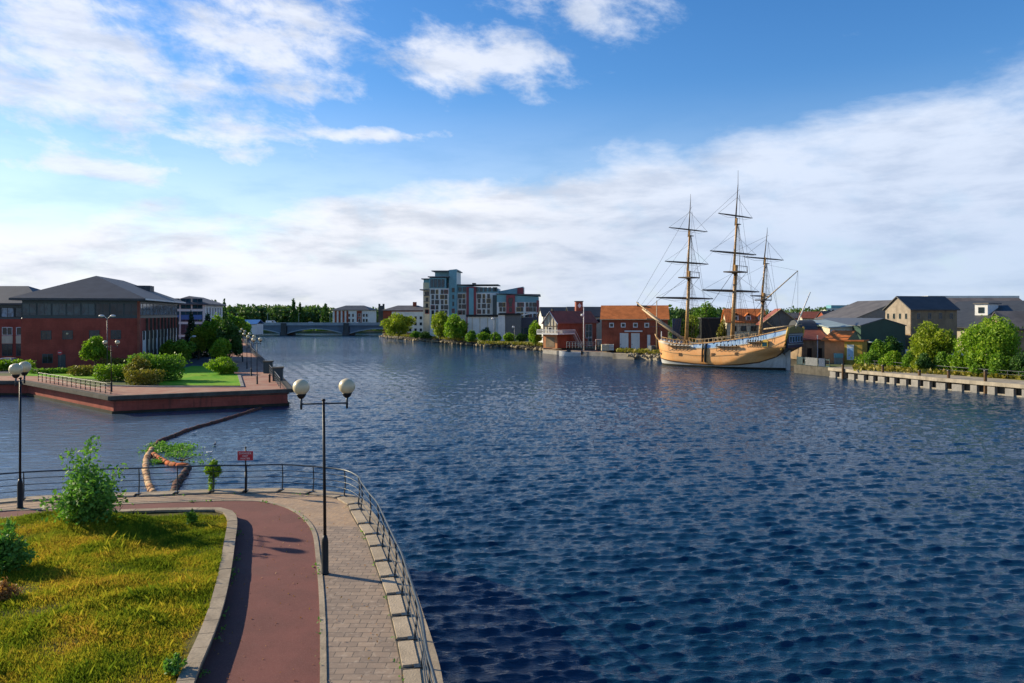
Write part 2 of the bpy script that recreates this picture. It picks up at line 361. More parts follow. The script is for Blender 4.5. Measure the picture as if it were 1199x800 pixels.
# ------------------------------------------------------------------ water
def water():
    ys = [-30., 0., 8., 12.]; 
    while ys[-1] < 620: ys.append(ys[-1]+max(.06, ys[-1]*.0031))
    ys = np.array(ys+[700., 900.])
    xs = [0.]
    while xs[-1] < 118: xs.append(xs[-1]+max(.09, .09+max(0, xs[-1]-14)*.0055))
    xp = np.array(xs); xn = -xp[1:][::-1]; xs = np.concatenate([[-600,-300,-200.], xn, xp, [200,300,600.]])
    X, Y = np.meshgrid(xs, ys); Z = np.zeros_like(X); rg = rnd(5)
    gx = np.gradient(xs)[None,:]+0*X; gy = np.gradient(ys)[:,None]+0*X
    DX = np.zeros_like(X); DY = np.zeros_like(X)
    for i in range(100):
        lam = .54*math.exp(rg.normal()*.42); th = R(98)+rg.normal()*(.20 if i % 3 else .5)
        kx, ky = math.cos(th)*6.283/lam, math.sin(th)*6.283/lam
        amp = .0084*lam*rg.uniform(.4,1.2)
        fade = np.clip((lam/np.maximum(gx*abs(math.cos(th)), gy*abs(math.sin(th)))-2.2)/2.5, 0, 1)
        ph = kx*X+ky*Y+rg.uniform(0,6.28)
        ph += .5*np.sin(X*.11+Y*.07+i)+.4*np.sin(Y*.13-X*.05+i*2)
        Z += amp*fade*np.sin(ph); DX += amp*fade*.8*math.cos(th)*np.cos(ph); DY += amp*fade*.8*math.sin(th)*np.cos(ph)
    patch = 1.15+.12*np.sin(X*.045+.5)*np.sin(Y*.06+1)
    calm = np.clip((X+24+(Y-30)*.28)/22, .38, 1)                       # sheltered water in the basin on the left
    calm = np.where(Y > 95, 1, calm); patch = patch*calm
    P = np.stack([X+DX*patch, Y+DY*patch, Z*patch], -1); h, w_ = X.shape
    i = np.arange(h*w_, dtype=np.int32).reshape(h, w_)
    F = np.stack([i[:-1,:-1], i[:-1,1:], i[1:,1:], i[1:,:-1]], -1).reshape(-1,4)
    me = bpy.data.meshes.new('water'); me.vertices.add(h*w_); me.vertices.foreach_set('co', P.astype(np.float32).ravel())
    me.loops.add(F.size); me.loops.foreach_set('vertex_index', F.ravel()); k = len(F)
    me.polygons.add(k); me.polygons.foreach_set('loop_start', np.arange(0,k*4,4,dtype=np.int32)); me.polygons.foreach_set('loop_total', np.full(k,4,dtype=np.int32))
    me.polygons.foreach_set('use_smooth', np.ones(k, dtype=bool)); me.update(calc_edges=True)
    m_ = bpy.data.materials.new('river_water'); m_.use_nodes = True; t = NT(m_.node_tree)
    out = t.add('ShaderNodeOutputMaterial'); b = t.add('ShaderNodeBsdfPrincipled')
    g = t.add('ShaderNodeNewGeometry').outputs['Position']; x, y, z = t.sep(g)
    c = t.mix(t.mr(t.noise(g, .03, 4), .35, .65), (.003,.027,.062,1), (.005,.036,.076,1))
    bas = t.m('MULTIPLY', t.mr(t.m('ADD', x, t.m('MULTIPLY', y, .28)), -2, -18), t.mr(y, 112, 85)); c = t.mix(bas, c, (.06,.095,.135,1))  # left basin: pale sky sheen put into the base colour
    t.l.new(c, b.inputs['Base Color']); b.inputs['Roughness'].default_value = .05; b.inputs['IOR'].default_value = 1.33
    b.inputs['Specular IOR Level'].default_value = .5
    v1 = t.xyz(t.m('MULTIPLY', x, .4), t.m('ADD', t.m('MULTIPLY', y, 1.25), t.m('MULTIPLY', x, .12)), z)
    n1 = t.noise(v1, 5.0, 5, .65, .2); n2 = t.noise(v1, 1.9, 5, .62, .3)
    wind = t.mr(t.noise(t.xyz(t.m('MULTIPLY', x, .5), y, 0), .02, 4, .6, .8), .35, .65, .75, 1.1)
    ca = t.m('MAXIMUM', t.mr(t.m('ADD', x, t.m('MULTIPLY', y, .28)), -16, 6, .45, 1), t.mr(y, 85, 110))
    b1 = t.add('ShaderNodeBump'); b1.inputs['Distance'].default_value = .075; t.l.new(n1, b1.inputs['Height']); t.l.new(t.m('MULTIPLY', t.m('MULTIPLY', wind, ca), 1.0), b1.inputs['Strength'])
    b2 = t.add('ShaderNodeBump'); b2.inputs['Distance'].default_value = .24; t.l.new(n2, b2.inputs['Height'])
    far = t.mr(y, 35, 120, .2, 1.0); t.l.new(t.m('MULTIPLY', t.m('MULTIPLY', wind, ca), far), b2.inputs['Strength']); t.l.new(b1.outputs[0], b2.inputs['Normal'])
    t.l.new(b2.outputs[0], b.inputs['Normal'])
    t.l.new(b.outputs[0], out.inputs[0]); me.materials.append(m_)
    tag(link('water', me), kind='structure')
water()
# ------------------------------------------------------------------ land
ZP, ZQ, ZB = 2.8, 1.8, 1.5                      # promenade, far left quay, right bank
def area(name, poly, z0, z1, top, side=None, kind='structure'):
    mb = MB(); mb.prism(poly, z0, z1, top=0, side=1 if side else 0)
    return tag(mb.build(name, [M[top] if isinstance(top,str) else top, M[side or 'darkstone']]), kind=kind)
tag(MB().prism([(-9000,640),(9000,640),(9000,12000),(-9000,12000)], -1, 1.9).build('ground', M['hill']), kind='structure')
left = [(-700,99.5),(-62.7,99.5),(-42.0,81.0),(-25.8,88.4),(-39.5,125),(-60,178),(-92,264),(-128,360),(-150,420),(-165,650),(-700,650)]
area('quay_terrace', left, -2, ZQ, 'scrub', 'quaybrick')
right = [(-60,650),(-66,420),(-61,362),(-46,322),(-30,289),(-11.3,257),(0,243),(9,222),(12,211),(24,198),(29,186),(36.5,178),(46,171),(59.5,152),(57,145),(50.6,138),(53.6,128.6),(60,108.5),(65,97.8),(76,74),(90,40),(100,-20),(700,-20),(700,650)]
area('river_bank', right, -2, ZB, 'scrub', 'darkstone')
def sheet(name, poly, z, m_, t=.004): return area(name, poly, z-.3, z+t, m_, None)
# --- foreground promenade: railing line measured from the photograph
rail_px = [(28,585),(96,581.5),(163,579.5),(208,577.5),(250,576),(289,575.5),(331,574.6),(367,577),(403.5,582),(420,591),(423,598),(433,614),(442,626.5),(448,640.6),(455,658),(462.5,676.5),(471,697),(478,722),(486,750),(494,783)]
rail = [G(a, b, ZP) for a, b in rail_px]
rail = [(-46,27.6),(-43,28.0),(-37,28.8),(-33,29.3),(-29.3,29.9),(-26.9,30.2),(-24.6,30.5),(-22.3,30.9)]+rail
a, b = rail[-1], rail[-2]
rail += [(-1.66,15.0),(-1.36,13.7),(-1.1,12.3),(-.9,10.9),(-.75,9.5)]
def norms(pl):
    out = []
    for i in range(len(pl)):
        p, q = pl[max(i-1,0)], pl[min(i+1,len(pl)-1)]; dx_, dy_ = q[0]-p[0], q[1]-p[1]; l = math.hypot(dx_,dy_) or 1
        out.append((-dy_/l, dx_/l))
    return out
def smooth_line(pl, k=4):
    out = []
    for i in range(len(pl)-1):
        p0, p1, p2, p3 = pl[max(i-1,0)], pl[i], pl[i+1], pl[min(i+2,len(pl)-1)]
        for j in range(k):
            t_ = j/k; out.append(tuple(.5*((2*p1[c])+(-p0[c]+p2[c])*t_+(2*p0[c]-5*p1[c]+4*p2[c]-p3[c])*t_**2+(-p0[c]+3*p1[c]-3*p2[c]+p3[c])*t_**3) for c in range(len(p1))))
    return out+[tuple(pl[-1])]
def offset(pl, d): return [(p[0]+n[0]*d, p[1]+n[1]*d) for p, n in zip(pl, norms(pl))]
rs = smooth_line(rail, 4)
outer = offset(rs, .38); inner = offset(rs, -.26)      # left normal of the line points to the water
pave = bpy.data.materials.new('promenade_paving'); pave.use_nodes = True; t = NT(pave.node_tree)
out = t.add('ShaderNodeOutputMaterial'); b = t.add('ShaderNodeBsdfPrincipled'); b.inputs['Roughness'].default_value = .85
g = t.add('ShaderNodeNewGeometry').outputs['Position']; x, y, z = t.sep(g)
def bricks(vec, w_, h_, c1, c2, mo, off=.5, ms=.012):
    n = t.add('ShaderNodeTexBrick'); t.l.new(vec, n.inputs['Vector']); n.offset = off
    n.inputs['Scale'].default_value = 1; n.inputs['Brick Width'].default_value = w_; n.inputs['Row Height'].default_value = h_
    n.inputs['Mortar Size'].default_value = ms; n.inputs['Mortar Smooth'].default_value = .3; n.inputs['Color1'].default_value = (*c1,1); n.inputs['Color2'].default_value = (*c2,1); n.inputs['Mortar'].default_value = (*mo,1)
    return n
wob = t.noise(g, 1.3, 2)
v = t.xyz(t.m('ADD', x, t.m('MULTIPLY', wob, .05)), t.m('ADD', y, t.m('MULTIPLY', wob, .05)))
bk1 = bricks(v, .42, .27, (.33,.235,.16), (.22,.16,.115), (.09,.07,.05))
u2 = t.xyz(t.m('MULTIPLY', t.m('ADD', x, y), .7071), t.m('MULTIPLY', t.m('SUBTRACT', y, x), .7071))
bk2 = bricks(u2, .22, .11, (.45,.29,.16), (.34,.23,.14), (.20,.14,.10), .5, .006)
zone = t.mr(t.m('ADD', y, t.m('MULTIPLY', t.noise(g, .4, 2), .6)), 28.1, 28.3)
c = t.mix(zone, bk1.outputs[0], bk2.outputs[0])
c = t.mix(t.mr(t.noise(g, .8, 5, .6), .4, .68, 0, .5), c, (.17,.13,.10,1))
c = t.mix(t.mr(t.noise(g, 7, 3, .6), .5, .75, 0, .35), c, (.52,.42,.32,1))
c = t.mix(t.mr(t.noise(g, .35, 4, .7, 1.0), .62, .78, 0, .55), c, (.10,.085,.07,1))
vv = t.add('ShaderNodeTexVoronoi'); vv.inputs['Scale'].default_value = 1.6; t.l.new(g, vv.inputs['Vector'])
c = t.mix(t.mr(vv.outputs['Distance'], .035, .02), c, (.08,.07,.065,1))       # trodden gum spots
t.l.new(c, b.inputs['Base Color']); bp = t.add('ShaderNodeBump'); bp.inputs['Strength'].default_value = .5; bp.inputs['Distance'].default_value = .01
t.l.new(t.m('ADD', t.m('MULTIPLY', bk1.outputs[1], -1), t.m('MULTIPLY', t.noise(g, 25, 3), .5)), bp.inputs['Height']); t.l.new(bp.outputs[0], b.inputs['Normal']); t.l.new(b.outputs[0], out.inputs[0])
area('promenade', outer+[(-.7,2),(-60,2),(-60,26)], -2, ZP, pave, 'quaybrick')
# coping strip: large pale stones laid between the inner line and the edge
def ribbon(name, A, B, z0, z1, m_, kind='structure', parent=None):
    mb = MB(); n = len(A); vs = [(*p,z1) for p in A]+[(*p,z1) for p in B]+[(*p,z0) for p in A]+[(*p,z0) for p in B]; fs = []
    for i in range(n-1):
        fs += [(i,i+1,n+i+1,n+i), (2*n+i,2*n+i+1,i+1,i), (n+i,n+i+1,3*n+i+1,3*n+i)]
    fs += [(0,n,3*n,2*n), (n-1,2*n+n-1,3*n+n-1,2*n-1)]
    mb.add(vs, fs); o = mb.build(name, M[m_] if isinstance(m_,str) else m_, parent)
    if kind: tag(o, kind=kind)
    return o
ribbon('coping', offset(rs, .40), offset(rs, -.04), ZP-.22, ZP+.03, 'coping')
mb = MB(); nr = norms(rail)
for i in range(len(rail)-1):
    (x0,y0),(x1,y1) = rail[i], rail[i+1]; ln = math.hypot(x1-x0,y1-y0); f0 = .12/ln
    if ln > 2.6: continue
    def q(f, d, i=i): 
        n_ = (nr[i][0]*(1-f)+nr[i+1][0]*f, nr[i][1]*(1-f)+nr[i+1][1]*f)
        return (rail[i][0]*(1-f)+rail[i+1][0]*f+n_[0]*d, rail[i][1]*(1-f)+rail[i+1][1]*f+n_[1]*d)
    mb.prism([q(f0,-.045), q(1-f0,-.045), q(1-f0,-.40), q(f0,-.40)], ZP-.1, ZP+.06)
tag(mb.build('kerb_stones', M['palestone']), kind='structure')
ribbon('stone_channel', offset(rs, -.042), offset(rs, -.44), ZP-.1, ZP+.006, 'darkstone')
# --- red tarmac path and its edging
kerb = [(375,830),(375,800),(375,737.5),(373.4,690.6),(370,653),(365.6,623.4),(353,606),(334,595),(309,588.5),(278,587),(235,588),(200,589),(140,591.5),(90,594.5),(40,598)]
kerb = [G(a, b, ZP) for a, b in kerb]; kerb = [(-5.2,9),(-3.9,13.4)][0:0]+kerb; kerb = [(-3.72,11)]+kerb+[(-30,28.6)]
ks = smooth_line(kerb, 5)
wall_px = [(204,845),(226.6,800),(237.5,772),(250,743.7),(261,712.5),(268,684),(273.4,653),(276,631),(278.5,612),(276,600.5),(268,595.5),(258,594),(200,594.5),(143,596.4),(80,600.5),(0,606)]
WT = ZP+.31
wall = [G(a, b, WT) for a, b in wall_px]; wall = [(-6.9,11)]+wall+[(-33,27.4)]
ws = smooth_line(wall, 5)
redp = bpy.data.materials.new('red_tarmac'); redp.use_nodes = True; t = NT(redp.node_tree)
out = t.add('ShaderNodeOutputMaterial'); b = t.add('ShaderNodeBsdfPrincipled'); b.inputs['Roughness'].default_value = .9
g = t.add('ShaderNodeNewGeometry').outputs['Position']
c = t.mix(t.mr(t.noise(g, .7, 6, .65), .35, .65), (.115,.031,.022,1), (.155,.043,.031,1))
c = t.mix(t.mr(t.noise(g, 40, 3, .7), .45, .7, 0, .5), c, (.22,.09,.07,1)); c = t.mix(t.mr(t.noise(g, 60, 2, .7), .3, .45, .4, 0), c, (.10,.04,.035,1))
c = t.mix(t.mr(t.noise(g, .25, 5, .7, 1.5), .55, .75, 0, .5), c, (.12,.065,.055,1))
t.l.new(c, b.inputs['Base Color']); bp = t.add('ShaderNodeBump'); bp.inputs['Strength'].default_value = .5; bp.inputs['Distance'].default_value = .01
t.l.new(t.noise(g, 50, 3), bp.inputs['Height']); t.l.new(bp.outputs[0], b.inputs['Normal']); t.l.new(b.outputs[0], out.inputs[0])
mb = MB(); mb.prism(ks+offset(ws, .12)[::-1], ZP-.1, ZP+.012); tag(mb.build('red_path', redp), kind='structure')
ribbon('path_edging', offset(ks, .0), offset(ks, -.14), ZP-.1, ZP+.03, 'coping')
# --- low planter wall with weathered coping, the bed behind it
wr = thing('planter_wall', 'low curved stone edged wall holding the rough grass bed beside the red path', 'wall')
ribbon('wall', offset(ws, .06), offset(ws, .26), ZP-.05, WT-.08, 'darkstone', None, wr)
mb = MB(); s_ = 0; seg = .78; cur = ws[0]; pts = [ws[0]]
for i in range(1, len(ws)):                                       # resample at coping-stone length
    while math.dist(cur, ws[i]) >= seg:
        f = seg/math.dist(cur, ws[i]); cur = (cur[0]+(ws[i][0]-cur[0])*f, cur[1]+(ws[i][1]-cur[1])*f); pts.append(cur)
A, B = offset(pts, 0), offset(pts, .34)
for i in range(len(pts)-1):
    e = .012; f = lambda p, q_, t_: (p[0]+(q_[0]-p[0])*t_, p[1]+(q_[1]-p[1])*t_)
    k_ = random.Random(i).uniform(-.006,.006); mb.prism([f(A[i],A[i+1],e), f(A[i],A[i+1],1-e), f(B[i],B[i+1],1-e), f(B[i],B[i+1],e)], WT-.078, WT+k_)
mb.build('wall_coping', M['coping'], wr)
bedin = offset(ws, .30)
def inside(px, py, poly):
    c_ = np.zeros(px.shape, bool); n = len(poly)
    for i in range(n):
        (x0,y0),(x1,y1) = poly[i], poly[(i+1)%n]
        if y0 != y1: c_ ^= ((y0 > py) != (y1 > py)) & (px < (x1-x0)*(py-y0)/(y1-y0)+x0)
    return c_
bedpoly = bedin+[(-34,11)]
def bedz(x, y): return WT-.1+.10*np.sin(x*.5+1)*np.sin(y*.4)+.07*np.sin(x*1.3+y*.8)+.13*np.clip((-x-10)/6,0,1)
mb = MB(); n = len(bedin)
gx_ = np.arange(-34, -5.5, .5); 
# triangulated sheet: fan of strips from the wall inwards
cols_ = 40; Pg = []
for i, p in enumerate(bedin):
    for j in range(cols_+1):
        f = j/cols_; q = (p[0]+(-22-p[0])*f, p[1]+(13-p[1])*f); Pg.append((q[0], q[1], float(bedz(q[0],q[1])) if j else WT-.1))
fs = [(i*(cols_+1)+j, i*(cols_+1)+j+1, (i+1)*(cols_+1)+j+1, (i+1)*(cols_+1)+j) for i in range(n-1) for j in range(cols_)]
mb.add(Pg, [f[::-1] for f in fs]); tag(mb.build('planting_bed', M['mound'], None, True), kind='structure')
def grass():
    rg = rnd(3); N = 620000; X = rg.uniform(-23,-5,N); Y = rg.uniform(13,28.5,N)
    keep = inside(X, Y, offset(ws, .36)+[(-34,11)]) & (X/Y > -.74)
    X, Y = X[keep], Y[keep]
    dens = np.sin(X*1.7+np.sin(Y*1.1)*2)*np.sin(Y*1.4+np.sin(X*.9)*2)
    worn = np.exp(-(((X+15.0)/2.6)**2+((Y-20.2)/1.1)**2))*1.2+np.exp(-(((X+11.6)/1.5)**2+((Y-19.0)/.5)**2))+np.exp(-(((X+13.5)/2.0)**2+((Y-17.2)/.5)**2))
    keep = rg.uniform(0,1,len(X)) < np.clip(1.0+.4*dens-.75*worn, .10, 1); X, Y, dens = X[keep], Y[keep], dens[keep]
    n = len(X); z = bedz(X,Y)-.005
    hgt = .72*(.07+.10*rg.uniform(0,1,n)**1.5+.07*np.clip(np.sin(X*.8+2)*np.sin(Y*.7)+.3,0,1))*(1+.45*np.clip(dens,-.6,1)); hgt = np.where(rg.uniform(0,1,n) > .988, hgt*2.0, hgt)
    a = rg.uniform(0,6.283,n); lean = rg.uniform(.1,.7,n)*hgt; wd = rg.uniform(.004,.009,n)
    la = rg.uniform(0,6.283,n)
    p = np.stack([X,Y,z],-1); dw = np.stack([np.cos(a)*wd, np.sin(a)*wd, 0*a],-1)
    tip = p+np.stack([np.cos(la)*lean, np.sin(la)*lean, hgt],-1); mid = p+np.stack([np.cos(la)*lean*.3, np.sin(la)*lean*.3, hgt*.6],-1)
    T = np.stack([p-dw, p+dw, mid+dw*.7, tip],1)
    m_ = bpy.data.materials.new('rough_grass'); m_.use_nodes = True; t = NT(m_.node_tree)
    out = t.add('ShaderNodeOutputMaterial'); ge = t.add('ShaderNodeNewGeometry'); g = ge.outputs['Position']
    f = t.m('ADD', t.m('MULTIPLY', ge.outputs['Random Per Island'], .40), t.m('MULTIPLY', t.mr(t.noise(g, .55, 4, .6), .3, .7), .6))
    c = t.ramp(f, [(0,(.07,.12,.010)), (.3,(.16,.22,.014)), (.5,(.31,.32,.022)), (.72,(.46,.36,.03)), (1,(.50,.27,.05))])
    x_, y_, z_ = t.sep(g)
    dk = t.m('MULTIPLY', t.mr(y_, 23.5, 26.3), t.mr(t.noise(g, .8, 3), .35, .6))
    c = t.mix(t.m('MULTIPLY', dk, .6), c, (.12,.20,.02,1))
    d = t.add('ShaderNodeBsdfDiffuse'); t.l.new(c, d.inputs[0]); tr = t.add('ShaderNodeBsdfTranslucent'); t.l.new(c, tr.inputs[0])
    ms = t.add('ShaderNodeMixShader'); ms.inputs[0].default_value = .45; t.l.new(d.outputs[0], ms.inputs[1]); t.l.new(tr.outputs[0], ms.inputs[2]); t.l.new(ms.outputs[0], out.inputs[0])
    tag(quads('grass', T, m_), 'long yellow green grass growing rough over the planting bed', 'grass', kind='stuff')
grass()
# ------------------------------------------------------------------ promenade railing
def railing(name, label, pts, zz, m_, hts, r_top, r_low, posts=True, group=None, cat='railing', bent=True, sm=3, post_r=.026):
    root = thing(name, label, cat, (pts[0][0], pts[0][1], zz), 0, group); ox, oy = pts[0]
    loc = [(x-ox, y-oy) for x, y in pts]; sl_ = smooth_line(loc, sm) if sm > 1 else loc
    for k, h_ in enumerate(hts):
        mb = MB(); mb.path([(x, y, h_) for x, y in sl_], r_top if k == 0 else r_low, 6); mb.build('top_rail' if k == 0 else 'lower_rail', m_, root, True)
    if posts:
        nn = norms(loc); mb = MB(); H = hts[0]
        if bent: mb.path([(0,0,0),(.06,0,H*.45),(.03,0,H*.8),(0,0,H)], [post_r*1.25, post_r, post_r, post_r*.8], 6)
        else: mb.tube((0,0,0),(0,0,H), post_r, post_r, 6)
        if bent: mb.box(-.16,.07,-.09,.09,0,.025)
        p0 = mb.build('post', m_, root, loc=(0,0,0)); me = p0.data
        for i, (x, y) in enumerate(loc):
            o = p0 if i == 0 else link('post', me, root); o.location = (x, y, .02 if bent else 0); o.rotation_euler = (0,0,math.atan2(nn[i][1], nn[i][0]))
    return root
railing('promenade_railing', 'dark blue four bar railing curving along the edge of the near promenade', rail, ZP+.035, M['railblue'], [1.1,.84,.58,.32], .034, .016)
# ------------------------------------------------------------------ lamps
def globe_lamp(name, label, loc, rz, group, hgt=5.55, arm=.66):
    r = thing(name, label, 'street lamp', loc, rz, group)
    mb = MB(); mb.lathe([(.12,0),(.12,.04),(.105,.06),(.10,.95),(.085,1.05),(.055,1.15)], n=14); mb.build('base', M['black'], r, True)
    mb = MB(); mb.tube((0,0,1.14),(-.04,0,hgt-.42), .047, .04, 10); mb.tube((-.04,0,hgt-.42),(-.04,0,hgt-.36),.062,.05,10); mb.build('pole', M['black'], r, True)
    mb = MB(); mb.tube((-arm,0,hgt-.50),(arm-.04,0,hgt-.50), .024, .024, 8)
    for s_ in (-1,1): mb.tube((s_*arm-.02,0,hgt-.66),(s_*arm-.02,0,hgt-.28), .032, .036, 8)
    mb.build('cross_arm', M['railblue'], r, True)
    for s_ in (-1,1):
        mb = MB(); mb.ball((0,0,0), .245, 20, (1,1,.96)); gl = mb.build('globe', GLOBE, r, True, (s_*arm-.02,0,hgt))
        mb = MB(); mb.lathe([(.05,-.34),(.10,-.30),(.135,-.235),(.15,-.20)], n=14); mb.build('collar', M['black'], gl, True)
    return r
GLOBE = mat('lamp_globe', (.66,.55,.33), .35, .1, 2, spec=.5)
gz = bpy.data.materials['lamp_globe'].node_tree; 
LG = 'twin globe lamps along the promenade and quay'
lampA = globe_lamp('globe_lamp', 'large twin globe lamp post standing on the paving beside the red path', (*G(381,672,ZP), ZP), R(12), LG)
x_, y_ = G(24,595,ZP)
lampB = dup(lampA, (x_, y_, ZP), R(-70), 'twin globe lamp post left of the big shrub, its globes nearly overlapping')
# ------------------------------------------------------------------ warning sign
x_, y_ = G(289,577,ZP); y_ -= .12
sg = thing('warning_sign', 'small red warning board on a black post at the promenade railing', 'sign', (x_, y_, ZP+.02))
mb = MB(); mb.tube((0,.03,0),(0,.03,.9),.045,.04,8); mb.tube((0,.03,.9),(0,.03,1.92),.03,.03,8); mb.ball((0,.03,1.94),.045,8); mb.build('post', M['black'], sg, True)
mb = MB(); mb.box(-.33,.33,-.03,-.004,1.40,1.79); bd = mb.build('board', M['red'], sg)
for k, (txt, sz, z_) in enumerate((('DANGER', .125, 1.665), ('DEEP', .10, 1.555), ('WATER', .115, 1.44))):
    cu = bpy.data.curves.new('lettering', 'FONT'); cu.body = txt; cu.size = sz; cu.align_x = 'CENTER'; cu.extrude = .002; cu.space_character = 1.1
    to = bpy.data.objects.new('tmp', cu); C.objects.link(to); bpy.context.view_layer.update(); me = bpy.data.meshes.new_from_object(to.evaluated_get(bpy.context.evaluated_depsgraph_get())); bpy.data.objects.remove(to)
    o = link('lettering', me, bd); o.location = (0,-.034,z_); o.rotation_euler = (R(90),0,0); me.materials.clear(); me.materials.append(M['white'])
# ------------------------------------------------------------------ shrubs in the bed
def stemplant(name, label, x, y, z0, h, r, leaf, nstem, nleaf, size, seed, cat='shrub', group=None, lean=.5, tops=None):
    rg = rnd(seed); root = thing(name, label, cat, (x,y,z0), 0, group); mb = MB(); P = []
    for i in range(nstem):
        a = rg.uniform(0,6.283); q = rg.uniform(.15,1)*r; hh = h*rg.uniform(.35,.8)*(1-.25*q/r)
        if i == 0: q = .08*r; hh = h
        elif i < 4: q *= .5; hh = h*rg.uniform(.7,.88)
        e = (math.cos(a)*q, math.sin(a)*q, hh); m1 = (e[0]*.3, e[1]*.3, hh*.5)
        mb.path([(0,0,-.05), m1, e], [.018,.012,.004], 5)
        k = int(nleaf/nstem*(1.6 if i < 4 else .9)); t_ = rg.uniform(.12,1,(k,1))**.8
        b_ = np.array(m1)*(2*t_*(1-t_))+np.array(e)*t_**2
        w_ = r*.26*(1.12-t_*.85)
        P.append(b_+rg.normal(size=(k,3))*w_*np.array([1,1,.8]))
    P = np.concatenate(P); P = P[P[:,2] > .02]
    quads('foliage', leafquads(P, size, rg, aspect=1.1), L[leaf], root); mb.build('stems', M['bark'], root); return root
x_, y_ = G(104,612,WT); stemplant('shrub', 'tall leafy green shrub with a pointed top at the back of the grass bed', x_, y_, WT-.05, 3.0, 1.6, 'fresh', 44, 5600, .08, 4)
x_, y_ = G(8,668,WT); stemplant('shrub', 'leafy green shrub cut by the left edge of the picture', x_, y_, WT-.05, 1.45, .85, 'fresh', 26, 2600, .075, 8)
x_, y_ = G(225,611,WT); stemplant('shrub', 'small dark green tuft near the corner of the planter wall', x_, y_, WT-.05, .48, .34, 'mid', 14, 600, .05, 9)
x_, y_ = G(206,786,WT); stemplant('shrub', 'small green weed growing against the wall at the bottom of the picture', x_, y_, WT-.05, .42, .28, 'fresh', 14, 500, .045, 10)
x_, y_ = G(4,702,WT); stemplant('weed_clump', 'rust coloured dry weed clump in front of the left shrub', x_, y_, WT-.05, .55, .5, 'rust', 22, 1600, .04, 11, 'weed')
x_, y_ = G(246,577,ZP); stemplant('climbing_plant', 'round bright green plant clump standing against the promenade railing', x_, y_+.35, ZP-.1, 1.28, .3, 'bright', 3, 30, .05, 12, 'plant')
rg = rnd(77); mo = bpy.data.objects['climbing_plant']; quads('leaf_ball', leafquads(crown_pts([(0,0,1.12,.30,.26,.22),(.16,0,.95,.26,.2,.24),(-.2,.05,1.0,.2,.2,.2),(.05,0,1.3,.14,.14,.16),(-.05,0,.5,.14,.14,.45)], 800, rg), .075, rg), L['bright'], mo)
# ------------------------------------------------------------------ floating boom with debris
def boom(name, label, px, m_, r, seed):
    pts = smooth_line([G(a, b, .05) for a, b in px], 6); rg = random.Random(seed); root = thing(name, label, 'boom', (*pts[0], 0))
    line = [(p[0]-pts[0][0], p[1]-pts[0][1]) for p in pts]; cur = line[0]; out_ = [cur]
    for p in line[1:]:
        while math.dist(cur, p) > .82:
            f = .82/math.dist(cur, p); cur = (cur[0]+(p[0]-cur[0])*f, cur[1]+(p[1]-cur[1])*f); out_.append(cur)
    for a_, b_ in zip(out_[:-1], out_[1:]):
        q = r*rg.uniform(.85,1.12); mb = MB(); e = lambda t_: (a_[0]+(b_[0]-a_[0])*t_+(rg.uniform(-.04,.04)), a_[1]+(b_[1]-a_[1])*t_, .06)
        mb.path([e(.0),e(.1),e(.3),e(.7),e(.92),e(1.02)], [q*.72,q*.92,q,q*.98,q*.92,q*.72], 9); mb.build('float', M[rg.choice(m_)], root, True)
    return root
boom('floating_boom', 'dark red string of floats running from the far quay wall across the basin', [(306,478),(278,487),(252,495),(226,502),(206,510),(188,517),(180,524)], ['boomdark'], .20, 1)
boom('floating_boom', 'bleached orange float string curving down to the near promenade wall', [(179,526),(173,535),(171,545),(172,556),(175,567),(180,580)], ['boompale'], .21, 2)
boom('floating_boom', 'bright orange float string bent back beneath the floating weed', [(180,532),(188,538),(200,544),(212,546),(221,546)], ['orange'], .21, 3)
boom('floating_boom', 'dark weedy float string trailing from the orange bend to the wall', [(222,547),(217,554),(211,562),(206,570),(203,580)], ['boomdark','boomdark','hulldark'], .24, 4)
rg = rnd(21); pts = []
for px_, py_, rx, ry, k in ((199,526,1.7,1.5,1100),(186,521,.8,.8,250),(208,533,1.0,.6,200),(186,541,.7,.5,200),(224,533,1.6,.8,70),(232,541,1.2,.5,60)):
    c_ = G(px_, py_, .05); d = rg.normal(size=(k,2))*.5; pts.append(np.stack([c_[0]+d[:,0]*rx, c_[1]+d[:,1]*ry*1.3, .04+abs(rg.normal(size=k))*.09],-1))
pts = np.concatenate(pts); tag(quads('floating_weed', leafquads(pts, .10, rg, .5), L['fresh']), 'mat of green weed floating inside the boom', 'weed', kind='stuff')
rg = random.Random(5)
for i, (px_, py_, s_) in enumerate(((214,540,1.1),(180,537,.8),(209,565,.9))):
    x_, y_ = G(px_, py_, .05); mb = MB()
    for k in range(5): a = rg.uniform(0,6.28); mb.path([(0,0,.05),(math.cos(a)*.3*s_,math.sin(a)*.3*s_,.16),(math.cos(a+.4)*.7*s_,math.sin(a+.4)*.7*s_,.1+rg.uniform(0,.35))], [.06,.045,.012], 5)
    tag(mb.build('driftwood', M['wood'], None, True, (x_, y_, .02)), ['branching driftwood caught at the bend of the orange floats','small driftwood snag at the fork of the boom','driftwood snag on the dark weedy floats'][i], 'driftwood', 'driftwood on the boom')
for i, (px_, py_, lb) in enumerate(((246,532,'white gull resting on the water nearest the red sign'),(228,509,'white gull on the water below the dark float string'),(252,522,'grey gull on the water left above the red sign'))):
    x_, y_ = G(px_, py_, 0); r = thing('gull', lb, 'bird', (x_, y_, .03), .8*i, 'gulls on the basin')
    mb = MB(); mb.path([(-.26,0,.13),(-.15,0,.11),(0,0,.09),(.12,0,.1),(.18,0,.17),(.22,0,.22),(.27,0,.22)], [.01,.05,.085,.075,.045,.042,.02], 8); mb.build('body', M['white'] if i < 2 else M['greymetal'], r, True)
    mb = MB(); mb.path([(.26,0,.22),(.33,0,.205)], [.014,.004], 5); mb.build('beak', M['mustard'], r)

